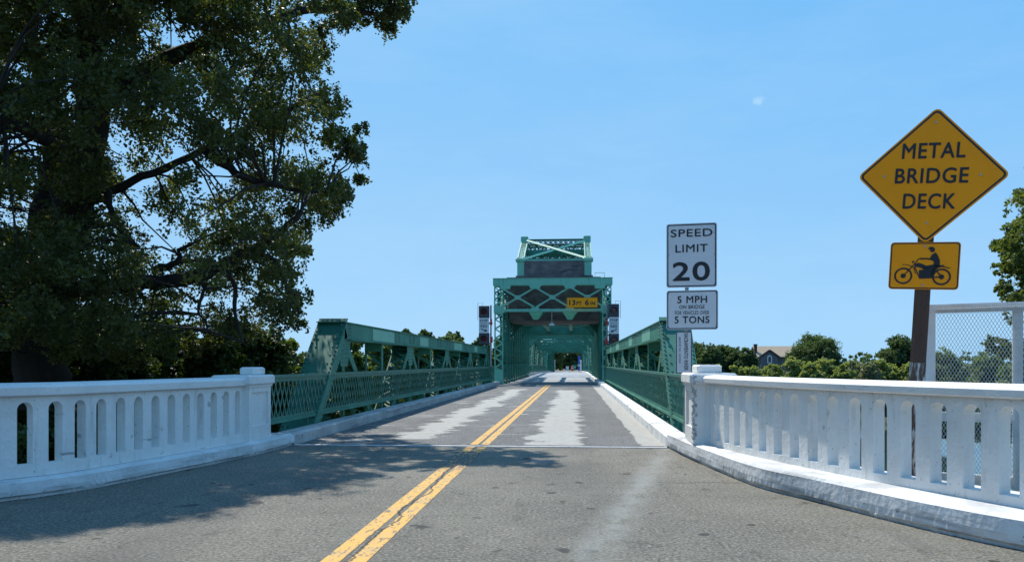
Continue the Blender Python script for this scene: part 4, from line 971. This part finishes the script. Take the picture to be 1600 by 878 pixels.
for pl, r0, r1 in limbs:
    pts = []; rr = []
    Q = [P(*q) for q in pl]
    for i in range(len(Q) - 1):
        a0 = Q[max(0, i - 1)]; a, b = Q[i], Q[i + 1]; b2_ = Q[min(len(Q) - 1, i + 2)]
        for t in (0, .25, .5, .75):
            q = .5 * ((2 * a) + (b - a0) * t + (2 * a0 - 5 * a + 4 * b - b2_) * t * t + (3 * a - a0 - 3 * b + b2_) * t ** 3)
            k = (i + t) / (len(Q) - 1); pts.append(q + Vector((rg.uniform(-.04, .04), rg.uniform(-.04, .04), rg.uniform(-.03, .03)))); rr.append((r0 + (r1 - r0) * k) * rg.uniform(.93, 1.08))
    pts.append(Q[-1]); rr.append(r1)
    if r0 > .5: rr[0] *= 1.35; rr[1] *= 1.2
    tg.tube(pts, rr, 12 if r0 > .2 else 7); limb_pts += pts[3:]
poly = [(-140, -560), (260, -640), (560, -420), (700, -200), (690, -60), (640, 0), (636, 45), (618, 62), (590, 42), (558, 30), (548, 68), (532, 112), (556, 170), (582, 238), (560, 285), (536, 325), (505, 352), (488, 398), (466, 425), (482, 470), (478, 505), (430, 525), (330, 540), (200, 560), (-140, 570)]
holes = [(520, 120, 10, 14), (455, 130, 12, 9), (380, 120, 8, 10), (240, 30, 8, 8), (60, 60, 10, 10), (30, 110, 9, 12), (110, 110, 7, 12), (160, 215, 9, 14), (280, 210, 8, 8), (365, 200, 7, 9), (430, 230, 11, 10), (520, 250, 9, 10), (160, 400, 12, 12), (300, 480, 14, 12), (395, 60, 9, 9), (500, 190, 8, 9), (340, 260, 12, 10), (225, 330, 10, 14), (20, 330, 9, 14), (258, 372, 34, 28), (62, 262, 12, 26), (208, 208, 8, 8), (335, 170, 7, 8), (470, 240, 16, 14), (100, 320, 8, 12), (185, 240, 10, 10), (275, 175, 10, 10), (470, 30, 14, 16), (250, 255, 18, 14), (20, 210, 22, 18), (140, 160, 12, 14), (360, 470, 16, 12), (215, 290, 22, 12), (300, 60, 9, 9), (310, 300, 12, 10), (150, 70, 9, 10)]
cen, rad = [], []; lp = np.array([tuple(p) for p in limb_pts])
def GP(px, py): q = P(px, py, F_PX * CAM_H / (py - HOR)); return (q.x, q.y)
shadow_poly = [GP(*q) for q in ((-60, 838), (30, 832), (115, 824), (215, 812), (292, 800), (385, 777), (470, 768), (540, 764), (594, 736), (680, 730), (792, 718), (760, 703), (700, 697), (640, 692), (600, 680), (560, 672), (470, 690), (440, 695), (300, 725), (-200, 760))]
tries = 0
while len(cen) < 1500 and tries < 160000:
    tries += 1
    x, y = rg.uniform(-140, 700), rg.uniform(-620, 565)
    if not in_poly(x, y, poly): continue
    d = rg.uniform(14.5, 22.5) if x > 350 else rg.uniform(13.0, 22.0)
    if y < -60: d = rg.uniform(12.0, 18)
    if y > 430 and rg.random() < .25: continue
    if any(((x - hx) / (hw_ + 14)) ** 2 + ((y - hy_) / (hh_ + 14)) ** 2 < 1 for hx, hy_, hw_, hh_ in holes): continue
    r_ = rg.uniform(.30, .62) * (.75 if x > 480 else 1)
    # keep the outline crisp: clumps near the edge are small
    if any(not in_poly(x + ox * r_ * 55, y + oy * r_ * 55, poly) for ox, oy in ((1, 0), (.7, .7), (.7, -.7), (0, 1))):
        if rg.random() < .15: continue
        r_ *= .6
    q = P(x, y, d)
    if q.y < 10.2 and q.x > -6: continue
    hsh = q.z / SUN.z; gx_, gy_ = q.x - SUN.x * hsh, q.y - SUN.y * hsh          # where its shadow falls on the road
    if gx_ > -6.6 + .3 * max(0, 7 - gy_) and gy_ > -4 and not in_poly(gx_, gy_, shadow_poly) and not (gy_ > 13.6 and gx_ < XC - 2.75): continue
    cen.append(tuple(q)); rad.append(r_)
for k in range(48):                                   # the spray reaching furthest over the road
    x, y = rg.uniform(535, 642), rg.uniform(-70, 66)
    if in_poly(x, y, poly): cen.append(tuple(P(x, y, rg.uniform(17.6, 19.5)))); rad.append(rg.uniform(.16, .34))
# twigs from the nearest limb out to the clumps
ca = np.array(cen)
for i in range(0, len(cen), 2):
    dd = np.linalg.norm(lp - ca[i], axis=1); j = int(dd.argmin())
    if dd[j] > 2.9: continue
    a, b = Vector(lp[j]), Vector(ca[i]); m = (a + b) / 2 + Vector((rg.uniform(-.25, .25), rg.uniform(-.25, .25), rg.uniform(-.05, .3)))
    r0 = min(.032, .010 + dd[j] * .008); tg.tube([a, a.lerp(m, .6) + Vector((0, 0, .08)), m, m.lerp(b, .6), b], [r0, r0 * .8, r0 * .65, r0 * .45, .008], 5, cap=False)
tg.build('trunk', M['bark'], oak, smooth=True)
leaf_mesh('crown', cen, rad, 270, .088, M['leaf'], oak, 3, .8, .12)
print('oak clumps', len(cen), tries)

# ---- generic trees
def tree(name, label, cat, px, d, py_top, py_base, halfw_px, mat_, seed, leaf, ncl=60, per=60, group=None, zbase=None, lean=0, crown_lo=.18, trunk=True, flat=.8, power=.5, rr=(.2, .34), squash=1.0):
    r2 = random.Random(seed); b = P(px, 567, d); ztop = Z(py_top, d); zb_ = zbase if zbase is not None else Z(py_base, d); b.z = zb_
    t_ = thing(name, label, cat, b, group); H = ztop - zb_; W_ = halfw_px / F_PX * d
    cz = zb_ + H * (crown_lo + 1) / 2; hz = H * (1 - crown_lo) / 2
    cs, rs = [], []
    for i in range(ncl):
        v = Vector((r2.gauss(0, 1), r2.gauss(0, 1), r2.gauss(0, 1))).normalized() * (r2.random() ** .35)
        ra = r2.uniform(*rr) * min(W_, hz * 1.3)
        cs.append((b.x + v.x * max(.1, W_ - ra * .8) , b.y + v.y * max(.1, W_ - ra * .8) * squash, cz + v.z * max(.1, hz - ra * .75) * (1 if v.z < 0 or squash else 1))); rs.append(ra)
    if trunk:
        g = MB(); r0 = max(.08, min(.6, H * .035)); top = Vector((b.x + lean, b.y, cz))
        g.tube([b, b.lerp(top, .35) + Vector((r2.uniform(-.1, .1) * W_ * .3, 0, 0)), b.lerp(top, .7), top + Vector((0, 0, hz * .5))], [r0 * 1.3, r0, r0 * .75, r0 * .3], 8)
        for i in range(0, min(ncl, 14)):
            s0 = b.lerp(top, r2.uniform(.4, 1)); e = Vector(cs[i]); g.tube([s0, s0.lerp(e, .5) + Vector((0, 0, .06 * H)), e], [r0 * .45, r0 * .25, r0 * .08], 5)
        g.build('trunk', M['bark'], t_, smooth=True)
    leaf_mesh('crown', cs, rs, per, leaf, mat_, t_, seed, flat, 0, power)
    return t_

# unseen oaks added beside and behind the viewer to darken the left parapet's openings
def shade_oak(x, y, h, wd, seed, lab):
    r2 = random.Random(seed); t_ = thing('oak_tree', lab, "tree", (x, y, -1.6), "unseen oaks added for shade beside and behind the viewer"); cs, rs = [], []
    for i in range(150):
        v = Vector((r2.gauss(0, 1), r2.gauss(0, 1), r2.gauss(0, 1))).normalized() * (r2.random() ** .4)
        cs.append((x + v.x * wd, y + v.y * wd, -1.6 + h * .6 + v.z * h * .38)); rs.append(r2.uniform(.7, 1.2))
    g = MB(); g.tube([(x, y, -1.7), (x + .1, y, 1), (x, y + .1, h * .4), (x, y, h * .8)], [.5, .4, .3, .1], 10)
    for i in range(10): g.tube([(x, y, h * r2.uniform(.2, .45)), Vector((x, y, h * .4)).lerp(Vector(cs[i]), .6), cs[i]], [.15, .09, .03], 6)
    g.build('trunk', M['bark'], t_, smooth=True); leaf_mesh('crown', cs, rs, 120, .3, M['leaf'], t_, seed, .8)
shade_oak(-14, 3, 13, 4.6, 301, "unseen oak added for shade level with the viewer, nearest the big oak")
shade_oak(-13, -8, 12, 4.8, 302, "unseen oak added for shade just behind the viewer")
shade_oak(-9, -19, 13, 5.2, 303, "unseen oak added for shade farthest behind the viewer")

# understorey behind the left parapet
GU = "dark trees and shrubs behind the left parapet"
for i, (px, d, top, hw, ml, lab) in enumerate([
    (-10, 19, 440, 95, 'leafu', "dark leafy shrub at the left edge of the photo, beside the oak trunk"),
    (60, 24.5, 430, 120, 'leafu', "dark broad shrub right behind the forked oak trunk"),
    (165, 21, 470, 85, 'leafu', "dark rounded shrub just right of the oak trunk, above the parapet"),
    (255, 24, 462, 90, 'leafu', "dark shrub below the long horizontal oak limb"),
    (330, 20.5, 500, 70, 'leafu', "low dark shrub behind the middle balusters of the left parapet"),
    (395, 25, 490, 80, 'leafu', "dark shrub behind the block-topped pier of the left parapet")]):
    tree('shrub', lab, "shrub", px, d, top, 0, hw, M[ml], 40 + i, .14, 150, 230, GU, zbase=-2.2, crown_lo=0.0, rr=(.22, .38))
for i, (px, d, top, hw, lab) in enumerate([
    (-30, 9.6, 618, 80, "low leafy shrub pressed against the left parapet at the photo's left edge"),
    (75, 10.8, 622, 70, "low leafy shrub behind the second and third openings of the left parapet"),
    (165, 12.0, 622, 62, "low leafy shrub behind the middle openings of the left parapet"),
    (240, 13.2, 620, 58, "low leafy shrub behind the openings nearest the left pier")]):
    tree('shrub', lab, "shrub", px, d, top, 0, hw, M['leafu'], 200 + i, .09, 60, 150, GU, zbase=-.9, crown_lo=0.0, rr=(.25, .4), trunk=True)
GB = "sunlit trees on the near left bank behind the pony truss"
for i, (px, d, top, hw, ml, lab) in enumerate([
    (440, 32, 515, 42, 'leafb', "bright yellow-green tree between the left pier and the truss end post"),
    (492, 44, 522, 48, 'leafu', "dark green tree right behind the shaded truss end post"),
    (548, 52, 520, 40, 'leafb', "yellow-green tree framed by the first opening of the left truss"),
    (600, 62, 521, 42, 'leafmid', "mid-green tree behind the second opening of the left truss"),
    (648, 80, 519, 40, 'leafmid', "mid-green tree behind the middle openings of the left truss"),
    (700, 95, 520, 40, 'leaffar', "dark green tree behind the far openings of the left truss")]):
    tree('bank_tree', lab, "tree", px, d, top, 0, hw, M[ml], 60 + i, .004 * d + .06, 120, 200, GB, zbase=-5.5, crown_lo=.05)
GF = "distant trees across the river on the left"
for i, (px, top, hw, lab) in enumerate([
    (632, 506, 20, "distant dark treetop rising above the left truss chord, leftmost of three"),
    (662, 512, 22, "distant dark treetop above the left truss chord, middle of three"),
    (706, 515, 26, "distant dark treetop above the left truss chord, nearest the left signal"),
    (752, 524, 20, "distant dark treetop half hidden by the left signal")]):
    tree('distant_tree', lab, "tree", px, 190, top, 0, hw, M['leaffar'], 80 + i, .75, 80, 120, GF, zbase=-3, crown_lo=.1)

GS = "far bank trees glimpsed through the bridge trusses"
for i, (px, d, top, hw, ml, lab) in enumerate([
    (786, 200, 521, 24, 'leaffar', "far dark tree behind the left side of the first tower"),
    (815, 205, 527, 20, 'leafmid', "far mid-green tree behind the left side of the main span"),
    (948, 200, 534, 20, 'leaffar', "far dark tree behind the right side of the main span"),
    (985, 190, 532, 26, 'leaffar', "far dark tree behind the far end of the right truss"),
    (1030, 170, 531, 30, 'leaffar', "far dark tree behind the near end of the right truss"),
    (1062, 150, 530, 24, 'leafmid', "far mid-green tree just left of the river name marker")]):
    tree('far_tree', lab, "tree", px, d, top, 0, hw, M[ml], 180 + i, .6, 120, 150, GS, zbase=-3, crown_lo=.02)
# right bank
GR = "dark trees on the far right bank"
for i, (px, d, top, hw, ml, lab) in enumerate([
    (1092, 132, 531, 26, 'leaffar', "dark hedge-like tree right of the river name marker"),
    (1128, 130, 535, 28, 'leaffar', "dark hedge-like tree between the river marker and the house"),
    (1110, 128, 534, 26, 'leaffar', "dark hedge-like tree nearest the right pier cap, second from the river marker"),
    (1147, 128, 539, 24, 'leaffar', "dark hedge-like tree, second to the left of the house"),
    (1164, 126, 541, 22, 'leaffar', "dark tree against the left side of the brown-roofed house"),
    (1272, 122, 516, 48, 'leaffar', "big round dark oak on the far bank right of the house"),
    (1412, 118, 517, 38, 'leaffar', "dark round tree on the far bank left of the timber post"),]):
    tree('far_tree', lab, "tree", px, d, top, 0, hw, M[ml], 100 + i, .27, 130, 420, GR, zbase=-3, crown_lo=.12 if px == 1272 else .02, rr=(.2, .34))
GW = "pale willows and reeds along the far right bank"
for i, (px, d, top, hw, ml, lab) in enumerate([
    (1112, 104, 561, 26, 'leafwil', "low pale willow just above the right pier cap block"),
    (1155, 102, 563, 26, 'leafwil', "low pale willow in front of the dark hedge-like trees"),
    (1204, 104, 563, 24, 'leafwil', "pale willow below the house gable"),
    (1243, 101, 553, 25, 'leafwil', "taller pale willow in front of the round oak, left half"),
    (1292, 99, 554, 28, 'leafwil', "taller pale willow in front of the round oak, right half"),
    (1338, 101, 559, 30, 'leafdry', "dry brownish reed clump under the open gap of sky"),
    (1384, 98, 556, 28, 'leafwil', "pale willow in front of the dark tree left of the timber post"),
    (1424, 96, 561, 26, 'leafwil', "pale willow right at the timber post"),
    (1178, 100, 566, 22, 'leafwil', "low pale willow left of the willow below the house gable"),
    (1268, 98, 560, 24, 'leafwil', "low pale willow between the two taller willows before the oak"),
    (1318, 97, 561, 22, 'leafwil', "low pale willow just left of the brownish reed clump"),
    (1360, 97, 562, 22, 'leafdry', "low brownish bush just right of the brownish reed clump"),]):
    tree('willow_bush', lab, "bush", px, d, top, 0, hw, M[ml], 120 + i, .24, 100, 330, GW, zbase=-5.2, crown_lo=0, trunk=True, rr=(.2, .34))
GM = "trees seen through the wire mesh"
for i, (px, d, top, hw, ml, lab) in enumerate([
    (1478, 70, 541, 46, 'leafmid', "mid-green tree seen through the left part of the wire mesh"),
    (1552, 55, 536, 52, 'leafmid', "mid-green tree seen through the right part of the wire mesh"),
    (1625, 48, 520, 60, 'leafmid', "mid-green tree at the right edge beyond the wire mesh")]):
    tree('riverside_tree', lab, "tree", px, d, top, 0, hw, M[ml], 140 + i, .2, 110, 300, GM, zbase=-5.2, crown_lo=.0)
# near tree leaning in from the right edge
b = P(1760, 567, 19); b.z = -2
rt_ = thing('broadleaf_tree', "leafy tree reaching in from the right edge above the wire fence", "tree", b)
g = MB(); g.tube([b, P(1750, 480, 19), P(1730, 380, 18.6), P(1700, 250, 18.2), P(1680, 120, 18)], [.34, .27, .22, .14, .05], 10)
r2 = random.Random(5); cs, rs = [], []
polyr = [(1600, 322), (1592, 345), (1585, 362), (1565, 378), (1542, 388), (1545, 402), (1568, 406), (1556, 424), (1575, 430), (1590, 424), (1582, 440), (1562, 450), (1553, 468), (1572, 480), (1556, 500), (1524, 512), (1518, 530), (1545, 545), (1600, 560), (1900, 560), (1900, 60), (1700, 60), (1630, 220)]
while len(cs) < 420:
    x, y = (r2.uniform(1515, 1625), r2.uniform(300, 560)) if len(cs) < 85 else (r2.uniform(1630, 1900), r2.uniform(60, 560))
    if not in_poly(x, y, polyr): continue
    if x < 1615 and 470 < y < 540 and r2.random() < .6: continue
    d = r2.uniform(16.5, 21); rr_ = r2.uniform(.2, .42) if x > 1600 else r2.uniform(.14, .28)
    cs.append(tuple(P(x, y, d))); rs.append(rr_)
    if len(cs) % 3 == 0:
        e = P(x, y, d); s0 = P(1735 - (560 - y) * .1, min(540, y + 60), 18.7); g.tube([s0, s0.lerp(e, .5) + Vector((0, 0, .15)), e], [.05, .03, .008], 5)
g.build('trunk', M['bark'], rt_, smooth=True)
leaf_mesh('crown', cs, rs, 150, .10, M['leafrt'], rt_, 9, .8, .05)

# trees and small things at the far end of the bridge
GE = "trees closing the far end of the bridge"
for i, (px, d, top, hw, ml, lab) in enumerate([
    (862, 232, 532, 22, 'leafmid', "yellow-green tree seen left through the bridge's last portal"),
    (893, 250, 540, 26, 'leaffar', "dark tree seen in the middle of the bridge's last portal"),
    (922, 236, 536, 22, 'leaffar', "dark tree seen right through the bridge's last portal"),
    (840, 215, 526, 20, 'leafb', "yellow-leaved tree glimpsed through the leaf truss on the left")]):
    tree('roadside_tree', lab, "tree", px, d, top, 0, hw, M[ml], 160 + i, .8, 90, 120, GE, zbase=-2, crown_lo=.0)
def endsign(name, label, cat, px, d, py0, py1, wpx, m, arms=True):
    b = P(px, 567, d); b.z = -1.3; r_ = thing(name, label, cat, b); z0, z1 = Z(py1, d) , Z(py0, d); w_ = wpx / F_PX * d
    g = MB(); g.beam((b.x, b.y + .06, -1.3), (b.x, b.y + .06, z1 - .1), .1, .1, (0, 1, 0)); g.build('post', M['galv'], r_)
    g = MB(); g.box(b.x - w_ / 2, b.x + w_ / 2, b.y - .03, b.y, z0, z1, .01); g.build('panel', m, r_)
    g = MB(); g.box(b.x - w_ / 2 + w_ * .06, b.x + w_ / 2 - w_ * .06, b.y - .036, b.y - .031, z0 + (z1 - z0) * .3, z0 + (z1 - z0) * .42); g.build('stripe', M['trimw'], r_)
endsign('banner_sign', "tall blue banner sign under the trees at the far end of the bridge", "sign", 905, 222, 556, 579, 4.0, M['blue'])
endsign('guide_sign', "green guide sign under the trees at the far end of the bridge", "sign", 897, 226, 569.5, 576.5, 6.2, M['signgreen'])
endsign('notice_board', "small pale notice board left of the green guide sign", "sign", 886.5, 226, 572, 579, 4.6, M['trimw'])
endsign('notice_board', "small pale blue board right of the tall blue banner", "sign", 911, 224, 574, 580, 4.6, M['bluelt'])
b = P(894, 567, 215); b.z = zdeck(199) - .0
rb = thing('traffic_barrel', "orange barrel standing at the far end of the bridge road", "barrel", (b.x, b.y, -.72))
g = MB(); g.tube([(b.x, b.y, -.72), (b.x, b.y, -.6), (b.x, b.y, .5), (b.x, b.y, .55)], [.42, .36, .3, .2], 14); g.build('body', M['orange'], rb)
g = MB(); g.tube([(b.x, b.y, -.1), (b.x, b.y, .1)], [.345, .335], 14); g.build('band', M['trimw'], rb)
for s_ in (-1, 1):
    x = XC + s_ * 3.5; r_ = thing('end_pier', "white end pier on the %s of the road at the far end of the bridge" % ('left' if s_ < 0 else 'right'), "pier", (x, 199, -1.2))
    g = MB(); g.box(x - .4, x + .4, 198.6, 199.4, -1.2, 1.9, .04); g.build('shaft', M['white'], r_)
    g = MB(); g.box(x - .5, x + .5, 198.5, 199.5, 1.9, 2.15, .05); g.build('cap', M['white'], r_)

# house on the far right bank
d = 150.0; hb = P(1200, 567, d); x0, x1 = P(1184, 567, d).x, P(1258, 567, d).x; y0 = hb.y
ho = thing('house', "grey house with brown roof and white gable window among trees across the river", "house", (hb.x, y0, -2.2))
ze, zr_ = Z(557, d), Z(540, d)
g = MB(); g.box(x0 + .3, x1 - .3, y0, y0 + 8, -2.2, ze + .05); g.build('wall', M['wallh'], ho)
g = MB(); q = [(x0 - .1, y0 - .5, ze), (x1 + .1, y0 - .5, ze), (x1 + .1, y0 + 4, zr_), (x0 - .1, y0 + 4, zr_), (x0 - .1, y0 + 8.5, ze), (x1 + .1, y0 + 8.5, ze)]
g.add(q + [(a, b_, c_ - .18) for a, b_, c_ in q], [(0, 1, 2, 3), (3, 2, 5, 4), (7, 6, 9, 8), (8, 9, 10, 11), (0, 6, 7, 1), (1, 7, 8, 2), (2, 8, 11, 5), (5, 11, 10, 4), (4, 10, 9, 3), (3, 9, 6, 0)]); g.build('roof', M['roofb'], ho)
gx = P(1201, 567, d).x; zg = Z(548.5, d); gw = 1.55
g = MB(); g.prism([(-gw, -2.2), (gw, -2.2), (gw, Z(557, d)), (0, zg), (-gw, Z(557, d))], (gx, y0 - .7, 0), (1, 0, 0), (0, 0, 1), (0, 1, 0), 1.2); gb = g.build('gable', M['wallh'], ho)
g = MB()
for s_ in (-1, 1): g.beam((gx + s_ * (gw + .25), y0 - .78, Z(557, d) - .12), (gx, y0 - .78, zg + .16), .35, .14, (0, 1, 0))
g.build('gable_trim', M['brick'], ho)
zc = Z(561, d); g = MB(); g.prism([(-.42, -.75), (.42, -.75)] + [(.42 * math.cos(math.pi * k / 10), .3 + .42 * math.sin(math.pi * k / 10)) for k in range(11)], (gx, y0 - .72, zc), (1, 0, 0), (0, 0, 1), (0, -1, 0), .05); wn = g.build('window', M['trimw'], ho)
g = MB(); g.prism([(-.27, -.6), (.27, -.6)] + [(.27 * math.cos(math.pi * k / 10), .28 + .27 * math.sin(math.pi * k / 10)) for k in range(11)], (gx, y0 - .775, zc), (1, 0, 0), (0, 0, 1), (0, -1, 0), .01); g.build('pane', M['pane'], wn)
cxh = P(1183.5, 567, d).x; g = MB(); g.box(cxh - .25, cxh + .25, y0 + 1.2, y0 + 1.9, ze, Z(538.5, d)); g.box(cxh - .33, cxh + .33, y0 + 1.1, y0 + 2.0, Z(538.5, d), Z(537.2, d)); g.build('chimney', M['brick'], ho)

# continuous far-off wood along the horizon
r3 = random.Random(21); cs, rs = [], []
for a in np.linspace(-62, 58, 300):
    t = R(a); dd = r3.uniform(300, 420) ; x, y = math.sin(t) * dd, math.cos(t) * dd
    if abs(x - XC) < 7: continue
    h = r3.uniform(3.5, 8.5)
    for k in range(3): cs.append((x + r3.uniform(-4, 4), y + r3.uniform(-4, 4), -2.2 + h * (k + .4) / 3)); rs.append(r3.uniform(2.4, 3.8))
o = leaf_mesh('far_wood', cs, rs, 40, 1.6, M['leaffar'], None, 31); tag(o, kind='stuff')
# grassy growth on the banks
r3 = random.Random(33); cs, rs = [], []
for i in range(900):
    x = r3.uniform(-60, 90); nb, fb = near_bank(x), far_bank(x)
    y = r3.choice([r3.uniform(nb - 5, nb + 3) if nb < 120 else r3.uniform(20, 110), r3.uniform(fb - 6, fb + 8)])
    if abs(x - XC) < 6.5 and y < 30: continue
    cs.append((x, y, gh(x, y) + .3)); rs.append(r3.uniform(.5, 1.3))
o = leaf_mesh('bank_grass', cs, rs, 26, .5, M['leafwil'], None, 32, .6); tag(o, kind='stuff')
